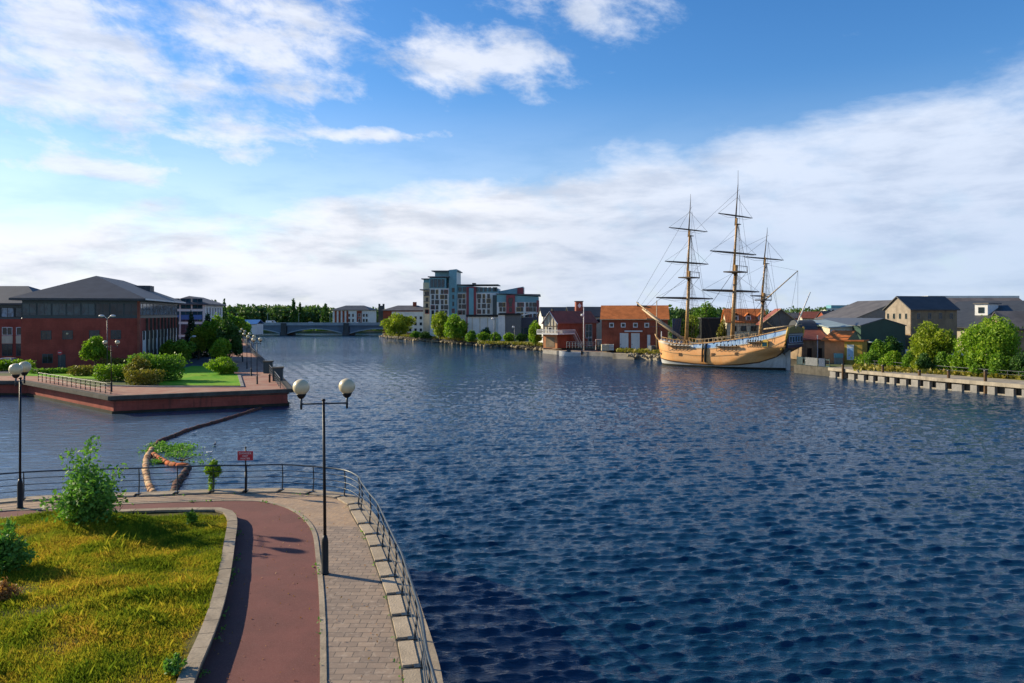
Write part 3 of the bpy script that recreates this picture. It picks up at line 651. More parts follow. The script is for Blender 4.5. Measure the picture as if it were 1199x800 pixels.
rg = rnd(91); P = []
kk = np.array(ks); ww_ = np.array(offset(ws, -.05)); cc_ = np.array(offset(rs, -.5))
for line, k, sp, sd_ in ((kk, 260, .06, 1), (ww_, 420, .07, 2), (cc_, 300, .06, 3)):
    line = line[(line[:,1] < 33)]; i = rg.integers(0, len(line)-1, k); f = rg.uniform(0,1,(k,1)); clump = np.sin(i*1.7+sd_)+np.sin(i*.61)
    i = i[clump > .2]; f = f[:len(i)]; p = line[i]*(1-f)+line[i+1]*f+rg.normal(size=(len(i),2))*sp; P.append(np.concatenate([p, ZP+.025+rg.uniform(0,.05,(len(i),1))], 1))
tag(quads('kerb_weeds', leafquads(np.concatenate(P), .045, rg), L['fresh']), 'tiny weeds growing in the joints along the kerbs', 'weeds', kind='stuff')
P = np.stack([rg.uniform(-9,-2,400), rg.uniform(15,31,400), np.full(400, ZP+.03)], -1); P = P[inside(P[:,0], P[:,1], offset(rs, -.1)+[(-60,2)]) & ~inside(P[:,0], P[:,1], offset(ws, .0)+[(-34,11)])]
tag(quads('leaf_litter', leafquads(P, .028, rg, 0), L['rust']), 'dry leaf litter scattered over the paving and red path', 'litter', kind='stuff')
# ------------------------------------------------------------------ building helpers
_wc = {}
def window(root, x, y, z, w_, h_, rz=0, fr='white', gl='glass', mull=1, th=.09, bars=0, name='window'):
    key = (round(w_,2), round(h_,2), fr, gl, mull, bars, th)
    if key not in _wc:
        mb = MB(); e = th
        for a in ((-w_/2,-w_/2+e,0,h_),(w_/2-e,w_/2,0,h_),(-w_/2+e,w_/2-e,0,e),(-w_/2+e,w_/2-e,h_-e,h_)): mb.box(a[0],a[1],-.07,.0,a[2],a[3])
        for k in range(1, mull): xx = -w_/2+w_*k/mull; mb.box(xx-e*.4,xx+e*.4,-.06,0,e,h_-e)
        for k in range(1, bars+1): zz = h_*k/(bars+1); mb.box(-w_/2+e,w_/2-e,-.05,0,zz-e*.3,zz+e*.3)
        me1 = mb.build('tmp', M[fr]); mb = MB(); mb.box(-w_/2+e*.5,w_/2-e*.5,-.03,-.004,e*.5,h_-e*.5); me2 = mb.build('tmp', M[gl])
        _wc[key] = (me1.data, me2.data); bpy.data.objects.remove(me1); bpy.data.objects.remove(me2)
    a, b = _wc[key]; o = link(name, a, root, (x,y,z), rz); link('pane', b, o); return o
def front(root, xs, zs, w_, h_, **k):
    for z in zs:
        for x in xs: window(root, x, -.004, z, w_, h_, 0, **k)
def right_side(root, W_, ys, zs, w_, h_, **k):
    for z in zs:
        for y in ys: window(root, W_+.004, y, z, w_, h_, R(90), **k)
def left_side(root, ys, zs, w_, h_, **k):
    for z in zs:
        for y in ys: window(root, -.004, y, z, w_, h_, R(-90), **k)
def hiproof(x0, x1, y0, y1, z, h, oh=.6, inset=None, axis='x', fas=.25):
    x0 -= oh; x1 += oh; y0 -= oh; y1 += oh; mb = MB(); Wx, Wy = x1-x0, y1-y0
    ins = inset if inset is not None else min(Wx, Wy)/2*.98
    if axis == 'x': r0, r1 = (x0+ins, (y0+y1)/2), (x1-ins, (y0+y1)/2)
    else: r0, r1 = ((x0+x1)/2, y0+ins), ((x0+x1)/2, y1-ins)
    mb.box(x0,x1,y0,y1,z,z+fas); zz = z+fas
    v = [(x0,y0,zz),(x1,y0,zz),(x1,y1,zz),(x0,y1,zz),(*r0,zz+h),(*r1,zz+h)]
    f = [(0,1,5,4),(1,2,5),(2,3,4,5),(3,0,4)] if axis == 'x' else [(0,1,4),(1,2,5,4),(2,3,5),(3,0,4,5)]
    mb.add(v, f); return mb
def gable(x0, x1, y0, y1, z, h, oh=.5, axis='x', th=.22, og=.4):
    """two thick roof slopes, ridge along axis"""
    mb = MB()
    if axis == 'x':
        ym = (y0+y1)/2; sl = h/((y1-y0)/2)
        for ya, s_ in ((y0-oh, -1), (y1+oh, 1)):
            ze = z-sl*oh; v = [(x0-og,ya,ze),(x1+og,ya,ze),(x1+og,ym,z+h),(x0-og,ym,z+h)]; v += [(a,b,c+th) for a,b,c in v]
            mb.add(v, [(0,1,2,3),(4,5,6,7),(0,1,5,4),(1,2,6,5),(2,3,7,6),(3,0,4,7)])
    else:
        xm = (x0+x1)/2; sl = h/((x1-x0)/2)
        for xa in (x0-oh, x1+oh):
            ze = z-sl*oh; v = [(xa,y0-og,ze),(xa,y1+og,ze),(xm,y1+og,z+h),(xm,y0-og,z+h)]; v += [(a,b,c+th) for a,b,c in v]
            mb.add(v, [(0,1,2,3),(4,5,6,7),(0,1,5,4),(1,2,6,5),(2,3,7,6),(3,0,4,7)])
    return mb
def gablewall(x0, x1, y0, y1, z0, z, h, axis='x'):
    mb = MB()
    if axis == 'x':
        ym = (y0+y1)/2; pr = [(y0,z0),(y1,z0),(y1,z),(ym,z+h),(y0,z)]
        vs = [(x0,a,b) for a,b in pr]+[(x1,a,b) for a,b in pr]
    else:
        xm = (x0+x1)/2; pr = [(x0,z0),(x1,z0),(x1,z),(xm,z+h),(x0,z)]
        vs = [(a,y0,b) for a,b in pr]+[(a,y1,b) for a,b in pr]
    mb.add(vs, [(0,1,2,3,4),(9,8,7,6,5)]+[(i,(i+1)%5,(i+1)%5+5,i+5) for i in range(5)]); return mb
def bld(name, label, cat, p0, rz, z0): return thing(name, label, cat, (p0[0], p0[1], z0), rz)
# ------------------------------------------------------------------ left quay: surfaces
zq = ZQ
def L2(poly, z=ZQ): return [G(a, b, z) for a, b in poly]
edge_l = [(-75,99.5),(-62.7,99.5),(-42.0,81.0),(-25.8,88.4),(-39.5,125),(-60,178),(-92,264)]
ribbon('quay_coping', offset(edge_l, .06), offset(edge_l, -.75), ZQ-.3, ZQ+.12, 'darkstone')
ribbon('tide_line', offset(edge_l, .02), offset(edge_l, -.2), -1.5, .28, 'hulldark')
ribbon('string_course', offset(edge_l, .035), offset(edge_l, -.2), 1.32, 1.40, 'darkstone')
sheet('brick_walk', offset(edge_l, -.7)+[(-97,262),(-67,178),(-48,128),(-38,98),(-50,92),(-66,108),(-75,108)], ZQ, 'brickpave', .006)
sheet('lawn', L2([(283,452),(283,451),(279,440),(262,429),(225,429),(205,434),(190,443),(186,451.5)]), ZQ, 'lawn', .06)
ribbon('lawn_kerb', offset(L2([(120,452),(186,453.5),(284,453.5),(280,440)]), .15), offset(L2([(120,452),(186,453.5),(284,453.5),(280,440)]), -.25), ZQ-.1, ZQ+.14, 'concrete2')
sheet('car_park', [(-150,108),(-92,108),(-80,113),(-66,113),(-52,118),(-48,128),(-56,150),(-70,200),(-85,230),(-200,230)], ZQ, 'asphalt', .004)
sheet('grass_verge', L2([(30,440),(112,444),(112,437),(60,434.5),(20,434.5)]), ZQ, 'lawn', .03)
# railing along the left edge, and along the river walk
pl = [( -60.5,98.2),(-43,82.4)]; k = 16
railing('quay_railing', 'black post and rail fence along the left lit face of the brick quay', [(pl[0][0]+(pl[1][0]-pl[0][0])*i/k, pl[0][1]+(pl[1][1]-pl[0][1])*i/k) for i in range(k+1)], ZQ+.12, M['black'], [1.1,.75,.4], .05, .03, bent=False, sm=1, post_r=.045)
ln = []; cum = [(-26.8,88.9),(-40.2,125.2),(-60.8,178.2),(-92,262)]
for a_, b_, n_ in zip(cum[:-1], cum[1:], (14,16,14)): ln += [(a_[0]+(b_[0]-a_[0])*i/n_, a_[1]+(b_[1]-a_[1])*i/n_) for i in range(n_)]
railing('quay_railing', 'dark meshed railing following the river walk from the brick quay corner', ln, ZQ+.12, M['railblue'], [1.15,.8,.45,.2], .05, .03, bent=False, sm=1, post_r=.05)
for i, (px_, py_, lb) in enumerate(((314.5,437,'square dark stone pillar on the river walk, the farther of the pair'),(326,446,'square dark stone pillar at the brick quay corner, the nearer of the pair'))):
    x_, y_ = G(px_, py_, ZQ); r = thing('stone_pillar', lb, 'pillar', (x_, y_, ZQ), .2, 'stone pillars at the quay corner')
    mb = MB(); mb.box(-.62,.62,-.62,.62,0,1.62); mb.build('shaft', M['tealdark'], r); mb = MB(); mb.box(-.72,.72,-.72,.72,1.62,1.8); mb.build('cap', M['darkstone'], r)
# lamps on the quay
x_, y_ = G(131,459,ZQ); dup(lampA, (x_,y_,ZQ), R(8), 'twin globe lamp at the front left corner of the brick quay', LG)
x_, y_ = G(75,431,ZQ); dup(lampA, (x_,y_,ZQ), R(0), 'twin globe lamp in front of the office beside the red round sign', LG)
names_ = ['nearest','second','third','fourth','fifth']
for i, (px_, py_) in enumerate(((311,450),(303,440.5),(297,432),(291,424),(287,417))):
    x_, y_ = G(px_, py_, ZQ); dup(lampA, (x_-1.0,y_,ZQ), R(70), f'{names_[i]} globe lamp in the row on the river walk', LG)
x_, y_ = G(307,448,ZQ); bo = thing('bollard', 'short dark bollard at the foot of the nearest river walk lamp', 'bollard', (x_+1,y_,ZQ)); mb = MB(); mb.lathe([(.12,0),(.12,.8),(.16,.85),(.16,.98),(.05,1.06)], n=10); mb.build('shaft', M['black'], bo, True)
def tall_lamp(label, px_, pyb, pyt, heads, z=ZQ):
    x_, y_ = G(px_, pyb, z); h_ = (pyb-pyt)*y_/FP; r = thing('street_lamp', label, 'street lamp', (x_,y_,z), 0, 'tall pale street lamps')
    mb = MB(); mb.tube((0,0,0),(0,0,1.2),.11,.10,8); mb.tube((0,0,1.2),(0,0,h_-.3),.07,.05,8); mb.build('pole', M['greymetal'], r, True)
    for s_ in heads:
        mb = MB(); mb.path([(0,0,h_-.5),(s_*.35,0,h_-.1),(s_*.8,0,h_)], .035, 6); mb.ball((s_*.85,0,h_), .36, 12, (1.15,.8,.5)); mb.build('lamp_head', M['white'], r, True)
tall_lamp('tall pale lamp with one head by the left end of the office front', 34, 427, 373, (-1,))
tall_lamp('tall pale double headed lamp at the right corner of the office front', 126, 436, 370, (-1,1))
tall_lamp('pale single headed lamp standing beside the long office side', 168, 428, 370, (-1,))
tall_lamp('short pale single headed lamp between the office and far trees', 222, 424, 394, (1,))
x_, y_ = G(71,432,ZQ); r = thing('round_sign', 'red round sign on a thin post before the office wall', 'sign', (x_,y_,ZQ)); h_ = HH(413,y_)-ZQ
mb = MB(); mb.tube((0,0,0),(0,0,h_+.3),.05,.05,6); mb.build('post', M['greymetal'], r); mb = MB(); mb.tube((0,-.06,h_),(0,-.1,h_),.42,.42,20); bd = mb.build('disc', M['red'], r); mb = MB(); mb.box(-.26,.26,-.115,-.1,h_-.06,h_+.06); mb.build('bar', M['white'], bd)
# ------------------------------------------------------------------ office building (left)
ang = math.atan2(.25, .97); W_, D_ = 17.2, 38.0; p0 = (PX(25,122.5), 122.5); H_ = HH(352,125)-ZQ
r = bld('office_building', 'red brick three storey office with a dark pyramid hipped slate roof', 'office', p0, ang, ZQ)
mb = MB(); mb.m = 0; mb.box(0,W_,0,D_,0,H_-2.9); mb.build('wall', M['redbrick'], r)
mb = MB(); mb.box(.12,W_-.12,.12,D_-.12,H_-2.9,H_); mb.build('upper_storey', M['tealdark'], r)
mb = hiproof(0,W_,0,D_,H_,4.1,1.3,10.5,'y',.35); rf = mb.build('roof', M['slate'], r); mb = MB(); mb.box(W_+1.28,W_+1.4,-1.3,D_+1.3,H_+.1,H_+.34); mb.build('gutter', M['white'], rf)
mb = MB(); mb.box(W_-6,W_-3.2,26,30,H_+1,H_+3.4); mb.m = 0; mb.build('plant_box', M['slate2'], rf)
for k in range(8): window(r, 1.15+k*2.13, .116, H_-2.45, 2.05, 2.0, 0, fr='tealdark', gl='glassblue' if k < 5 else 'glass', mull=2)
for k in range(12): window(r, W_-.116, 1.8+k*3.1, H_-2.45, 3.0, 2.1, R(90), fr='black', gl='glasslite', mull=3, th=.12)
front(r, [3.6,6.7,10.6,13.8], [H_-6.3], 1.5, 1.45, fr='tealdark', gl='glass', mull=2); front(r, [3.8], [H_-10.1], 1.5, 1.5, fr='tealdark', gl='glass', mull=2)
for k in range(10):
    y_ = 4.2+k*3.4
    mb = MB(); mb.box(W_+.002,W_+.08,y_-1.25,y_+1.25,.6,H_-5.1); mb.build('panel', M['cream'] if k % 3 else M['greywhite'], r)
    for z_ in (H_-6.6, H_-10.1): window(r, W_+.085, y_-.55, z_, 1.1, 1.6, R(90), fr='tealdark', mull=1)
    mb = MB(); mb.box(W_+.002,W_+.35,y_+1.45,y_+1.8,0,H_-2.9); mb.build('pilaster', M['darkstone'], r)
mb = MB(); mb.box(5.3,6.4,-.06,-.004,.1,2.2); mb.build('door', M['tealdark'], r)
mb = MB(); mb.box(W_-.15,W_+.25,-.25,.2,0,H_-.1); mb.build('corner_post', M['tiledark'], r)
# wing on the left
p0 = (PX(-130,141), 141); r = bld('office_wing', 'long red brick office wing with dark roof at the left edge', 'office', p0, 0, ZQ); H2 = HH(357,141)-ZQ
W2 = PX(27,141)-p0[0]+3; mb = MB(); mb.box(0,W2,0,14,0,H2-2.6); mb.build('wall', M['redbrick'], r); mb = MB(); mb.box(.1,W2-.1,.1,14,H2-2.6,H2); mb.build('upper_storey', M['tealdark'], r)
hiproof(0,W2,0,14,H2,3.4,1.1,7.5,'x',.3).build('roof', M['slate'], r)
for k in range(9):
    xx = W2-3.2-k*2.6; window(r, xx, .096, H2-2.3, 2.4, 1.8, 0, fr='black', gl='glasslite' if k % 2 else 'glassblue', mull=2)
    window(r, xx, -.004, H2-5.6, 1.9, 1.5, 0, fr='white', mull=2); window(r, xx, -.004, H2-9.4, 1.9, 2.2, 0, fr='tealdark', mull=2)
    mb = MB(); mb.box(xx-1,xx+1,-.06,-.004,H2-7.1,H2-5.7); mb.build('panel', M['cream'], r)
# second block behind
p0 = (PX(196,182), 182); r = bld('office_building', 'blue glazed office block with a low grey hipped roof behind the brick office', 'office', p0, R(12), ZQ); H3 = HH(357,182)-ZQ; W3 = 8.5
mb = MB(); mb.box(0,W3,0,26,0,H3); mb.build('wall', M['greywhite'], r); hiproof(0,W3,0,26,H3,1.9,.9,4.5,'y',.3).build('roof', M['slate2'], r)
for i in range(3):
    for j in range(4):
        window(r, 1.6+i*2.6, -.004, .8+j*3.05, 2.3, 2.5, 0, fr='greymetal', gl='glassblue', mull=2, bars=1)
    mb = MB(); mb.box(.5+i*2.6,2.7+i*2.6,-.1,-.004,H3-3.5,H3-2.4); mb.build('panel', M['bluepanel'], r)
for j in range(3):
    for i in range(6): window(r, W3+.004, 2.5+i*4, 1.2+j*3.6, 1.6, 2.0, R(90), fr='white', gl='glass', mull=2)
p0 = (PX(268,330), 330); r = bld('blue_roofed_shed', 'low building with a bright blue roof beyond the quay trees', 'shed', p0, 0, ZQ)
mb = MB(); mb.box(0,12,0,9,0,4.5); mb.build('wall', M['greywhite'], r); gable(0,12,0,9,4.5,1.6).build('roof', M['bluepanel'], r)
p0 = (PX(284,470), 470); r = bld('terraced_house', 'brown roofed brick house among the far trees beyond the bridge', 'house', p0, 0, 1.9)
gablewall(0,18,0,9,0,6,4).build('wall', M['redbrick2'], r); gable(0,18,0,9,6,4).build('roof', M['tiledark'], r); front(r,[3,7,11,15],[3.4],1.3,1.3)
# cars
def car(label, x, y, z, rz, m_, van=False, group='parked cars'):
    r = thing('parked_van' if van else 'parked_car', label, 'van' if van else 'car', (x,y,z), rz, group); mb = MB()
    if van: pr = [(-2.4,.35),(2.4,.35),(2.45,1.0),(2.2,1.25),(1.55,2.1),(-2.35,2.15),(-2.45,1.8)]
    else: pr = [(-2.1,.3),(2.1,.3),(2.15,.75),(1.9,.92),(1.0,1.0),(.45,1.4),(-1.05,1.45),(-1.75,1.02),(-2.1,.95),(-2.15,.6)]
    w = .88; n = len(pr); vs = []
    for s_, wf in ((-1, 1), (1, 1)): vs += [(a, s_*w*(1 if b < 1.05 else .84), b) for a, b in pr]
    mb.add(vs, [tuple(range(n-1,-1,-1)), tuple(range(n,2*n))]+[(i,(i+1)%n,(i+1)%n+n,i+n) for i in range(n)]); mb.build('body', M[m_], r)
    mb = MB()
    if van: mb.rbox((1.95,0,1.66),(.05,1.4,.75),0,0); mb.box(.6,1.5,-.9,.9,1.3,1.85)
    else: mb.box(-.95,.35,-.80,.80,1.03,1.36); mb.add([(1.0,-.7,1.03),(1.0,.7,1.03),(.5,.62,1.39),(.5,-.62,1.39)],[(0,1,2,3)]); mb.add([(-1.78,-.7,1.06),(-1.78,.7,1.06),(-1.12,.62,1.42),(-1.12,-.62,1.42)],[(0,1,2,3)])
    mb.build('glazing', M['glass'], r)
    for sx in (-1.35,1.35):
        for sy in (-1,1): mb = MB(); mb.tube((0,-.11,0),(0,.11,0),.33,.33,14); wh = mb.build('wheel', M['tyre'], r, False, (sx,sy*.83,.33)); mb = MB(); mb.tube((0,-.12,0),(0,.12,0),.19,.19,10); mb.build('rim', M['carsilver'], wh)
    return r
car('white parked car at the left edge below the office wing', PX(-2,125), 125, ZQ, R(5), 'carwhite'); car('silver blue parked car beside the left corner of the brick office', PX(13,128), 128, ZQ, R(0), 'carsilver')
car('dark blue parked car half hidden behind the left hedge', PX(-22,131), 131, ZQ, R(4), 'carblue')
# ------------------------------------------------------------------ planting on the quay
def PT(px, py, z=ZQ): return G(px, py, z)
def plant(name, label, px, py, h, r, leaf, shape, n, size, seed, z=ZQ, ry=None, base=.2, cat=None, group=None, nl=9):
    x, y = G(px, py, z); return tree(name, label, x, y, z, h, r, leaf, base, n, size, seed, shape, group, ry, cat or ('hedge' if 'hedge' in name else 'tree'), nl=nl)
plant('clipped_tree', 'round clipped tree in front of the brick office wall', 112, 436, 5.4, 2.2, 'bright', 'round', 3800, .2, 11, base=.28)
plant('hedge', 'golden green low hedge left of the clipped tree', 100, 440, 1.5, 2.2, 'golden', 'hedge', 1500, .16, 12, ry=1.2, nl=4)
plant('hedge', 'light green loose hedge between the clipped tree and big hedge', 132, 446, 2.2, 2.3, 'bright', 'hedge', 2600, .16, 13, ry=1.5, nl=5)
plant('hedge', 'large rounded dark hedge with a golden left end beside the lawn', 183, 446, 3.5, 3.6, 'mid', 'hedge', 6500, .17, 14, ry=2.2, nl=5)
plant('shrub', 'tall golden shrub at the left end of the large hedge', 163, 449, 3.4, 1.7, 'golden', 'round', 2800, .16, 15, base=.02, cat='shrub')
plant('shrub', 'low orange tipped shrub before the large hedge', 170, 451, 1.9, 2.2, 'golden', 'hedge', 1900, .14, 16, ry=1.1, nl=4, cat='shrub')
plant('hedge', 'flat trimmed hedge behind the clipped tree along the office side', 148, 431, 1.6, 4.5, 'golden', 'hedge', 1800, .2, 17, ry=1.2, nl=6)
plant('hedge', 'low green hedge at the left edge below the parked cars', 8, 434, 1.7, 4.5, 'bright', 'hedge', 2400, .2, 18, ry=1.4, nl=6)
plant('hedge', 'thin low green hedge in front of the office lamp', 72, 437.5, .8, 5.0, 'mid', 'hedge', 1600, .17, 19, ry=.8, nl=7)
plant('shrub', 'rounded bright green bush at the back corner of the lawn', 260, 438, 2.5, 2.9, 'bright', 'round', 3600, .17, 20, base=.02, cat='shrub')
plant('tree', 'small round bright tree left of the conifers', 201, 425, 4.0, 2.2, 'bright', 'round', 2600, .24, 21, base=.1)
plant('tree', 'small round green tree touching the bright one behind the hedge', 213, 426, 4.2, 2.2, 'mid', 'round', 2600, .24, 22, base=.1)
plant('conifer', 'narrow dark conifer left of the pale leaved tree', 225, 420, 8.6, 1.9, 'conifer', 'cone', 2600, .25, 23, base=.05, cat='tree')
plant('conifer', 'broad dark conifer behind the pale leaved tree', 243, 418, 8.2, 2.8, 'conifer', 'cone', 3200, .27, 24, base=.05, cat='tree')
plant('tree', 'slim pale green tree in front of the dark conifers', 233, 421, 6.4, 2.0, 'willow', 'round', 2600, .22, 25, base=.2)
plant('tree', 'large bright green tree next to the river walk', 254, 421, 8.6, 2.9, 'bright', 'round', 4200, .26, 26, base=.1)
plant('tree', 'large dark green tree overhanging the river walk', 269, 424, 7.8, 2.9, 'dark', 'round', 4600, .25, 27, base=.08)
plant('tree', 'mid green tree low between two large quay trees', 258, 427, 4.6, 2.0, 'bright', 'round', 2400, .21, 28, base=.1)
for i, (px_, Y_, h_, r_, lf, lb) in enumerate(((240,215,10,4.5,'mid','broad green tree rising behind the blue glazed office'),(252,240,13,5,'dark','dark tall tree far behind the quay conifers'),(268,250,9,5,'mid','green tree behind the large bright quay tree'),(283,285,6,5,'bright','low bright tree near the left end of the bridge'))):
    tree('tree', lb, PX(px_,Y_), Y_, ZQ, h_, r_, lf, .1, 2200, .5, 40+i)
# ------------------------------------------------------------------ road bridge
def bridge():
    Y0 = 378; r = thing('road_bridge', 'blue grey iron arch bridge of low arches crossing the river far off', 'bridge', (PX(260,Y0), Y0, 0)); zd = HH(382,Y0); zt = HH(379,Y0)
    span = 73/FP*Y0; pier_w = 3.2; n = 4; x_first = PX(333,Y0)-PX(260,Y0)-span; D = 13
    for k in range(n):
        xa = x_first+k*span+pier_w/2; xb = xa+span-pier_w; mb = MB(); N = 24; pts = []
        for i in range(N+1): f = i/N; pts.append((xa+(xb-xa)*f, .9+(zd-2.3)*(1-(2*f-1)**2)))
        for i in range(N):
            (x0,z0),(x1,z1) = pts[i], pts[i+1]
            mb.add([(x0,0,z0),(x1,0,z1),(x1,0,zd),(x0,0,zd),(x0,D,z0),(x1,D,z1),(x1,D,zd),(x0,D,zd)], [(0,1,2,3),(7,6,5,4),(0,4,5,1)])
        mb.build('spandrel', M['bridge'], r)
        mb = MB()
        for i in range(N):
            (x0,z0),(x1,z1) = pts[i], pts[i+1]; mb.add([(x0,-.25,z0-.1),(x1,-.25,z1-.1),(x1,-.25,z1+.35),(x0,-.25,z0+.35),(x0,-.004,z0-.1),(x1,-.004,z1-.1),(x1,-.004,z1+.35),(x0,-.004,z0+.35)], [(0,1,2,3),(0,4,5,1),(3,2,6,7)])
        mb.build('arch_rib', M['bridgerib'], r)
    x1_ = x_first+n*span
    for k in range(n+1):
        xx = x_first+k*span; mb = MB(); mb.box(xx-pier_w/2,xx+pier_w/2,-1.6,D+1.6,-2,1.6); mb.box(xx-pier_w/2+.3,xx+pier_w/2-.3,-.8,D+.8,1.6,zt+.25); mb.build('pier', M['pierstone'], r)
    mb = MB(); mb.box(x_first-26,x1_+8,-.5,D+.5,zd+.002,zd+.55); mb.build('deck', M['bridge'], r)
    mb = MB(); mb.box(x_first-26,x1_+8,-.35,-.15,zd+.56,zt+.5)
    for k in range(60): xx = x_first-26+k*(x1_+34-x_first)/60; mb.box(xx-.12,xx+.12,-.42,-.352,zd+.56,zt+.62)
    mb.build('parapet', M['parapet'], r)
    for k in range(6):
        xx = x_first-8+k*span*.5; mb = MB(); mb.tube((xx,-.25,zt+.5),(xx,-.25,zt+5.0),.11,.07,6); mb.tube((xx,-.25,zt+5),(xx+1.1,-.25,zt+5.2),.06,.05,6); mb.build('lamp_post', M['parapet'], r)
    area('bridge_approach', [(-300,376),(PX(285,378),376),(PX(285,378),395),(-300,395)], -1, zd-.2, 'asphalt', 'pierstone')
bridge()
for i, (px_, c_, vn, lb) in enumerate(((318,'carwhite',True,'white van crossing the middle of the far bridge'),(365,'carsilver',False,'silver car on the far bridge right of the van'),(300,'carblue',False,'dark blue car on the left part of the far bridge'),(418,'carwhite',False,'white car on the bridge below the pale hipped building'))):
    Y_ = 384; car(lb, PX(px_,Y_), Y_, HH(382,378)+.56, 0, c_, vn, 'traffic on the far bridge')
area('far_bank', [(-300,424),(-40,424),(-40,660),(-300,660)], -1, 1.2, 'scrub')
rg = rnd(15); lob = [(x+rg.uniform(-2,2), 428+rg.uniform(0,8), 1.2+rg.uniform(.3,1.2), rg.uniform(2.5,5), 3, rg.uniform(1.2,2.6)) for x in range(-165,-55,4)]
tag(quads('riverside_scrub', leafquads(crown_pts(lob, 7000, rg), .7, rg), L['mid']), 'green scrub on the far bank seen through the bridge arches', 'scrub', kind='stuff')
# ------------------------------------------------------------------ far buildings across the river
Y_ = 440; p0 = (PX(390,Y_), Y_); r = bld('apartment_house', 'pale and brick four storey house with a dark hipped roof behind the bridge', 'apartment house', p0, R(-6), 1.9); Wd = 43/FP*Y_; Hh = HH(363.5,Y_)-1.9
mb = MB(); mb.box(0,Wd,0,16,0,Hh); mb.build('wall', M['greywhite'], r); hiproof(0,Wd,0,16,Hh,2.6,.9,6).build('roof', M['slate'], r)
for k in range(4): mb = MB(); xx = 1.2+k*2.3; mb.box(xx,xx+1.2,-.12,-.004,.2,Hh-.3); mb.build('brick_bay', M['redbrick2'], r)
mb = MB(); mb.box(14.2,17.2,-.12,-.004,.2,Hh-.3); mb.build('brick_bay', M['redbrick2'], r)
for j in range(3):
    for xx in (9.8,12.0,18.3,20.0): window(r, xx, -.004, 1.2+j*2.9, 1.3, 1.9, 0, fr='white')
    window(r, 15.7, -.124, 1.2+j*2.9, 1.4, 1.9, 0, fr='white')
Y_ = 345; p0 = (PX(449,Y_), Y_); r = bld('brick_block', 'long brick block with a grey hipped roof left of the colourful apartments', 'apartment house', p0, R(-4), 1.9); Wd = 52/FP*Y_; Hh = HH(364,Y_)-1.9
mb = MB(); mb.box(0,Wd,0,13,0,Hh); mb.build('wall', M['redbrick2'], r); mb = MB(); mb.box(4,Wd-.3,-.15,-.004,.3,Hh-.4); mb.build('render_panel', M['greywhite'], r); hiproof(0,Wd,0,13,Hh,2.2,.7,6).build('roof', M['slate2'], r)
for j in range(3):
    for k in range(6): window(r, 5.2+k*2.4, -.154, .8+j*2.7, 1.3, 1.5, 0, fr='white')
mb = MB(); mb.box(12.5,14,5,6.5,Hh+1.5,Hh+4); mb.build('chimney', M['redbrick2'], r)
Y_ = 460; r = bld('church_tower', 'dark square church tower beside the long brick block', 'church tower', (PX(443.5,Y_),Y_), 0, 1.9); Hh = HH(358,Y_)-1.9
mb = MB(); mb.box(0,3.2,0,3.2,0,Hh); mb.build('wall', M['pierstone'], r); mb = MB()
for a_, b_ in ((0,0),(2.5,0),(0,2.5),(2.5,2.5)): mb.box(a_,a_+.7,b_,b_+.7,Hh,Hh+1.1)
mb.build('pinnacles', M['pierstone'], r)
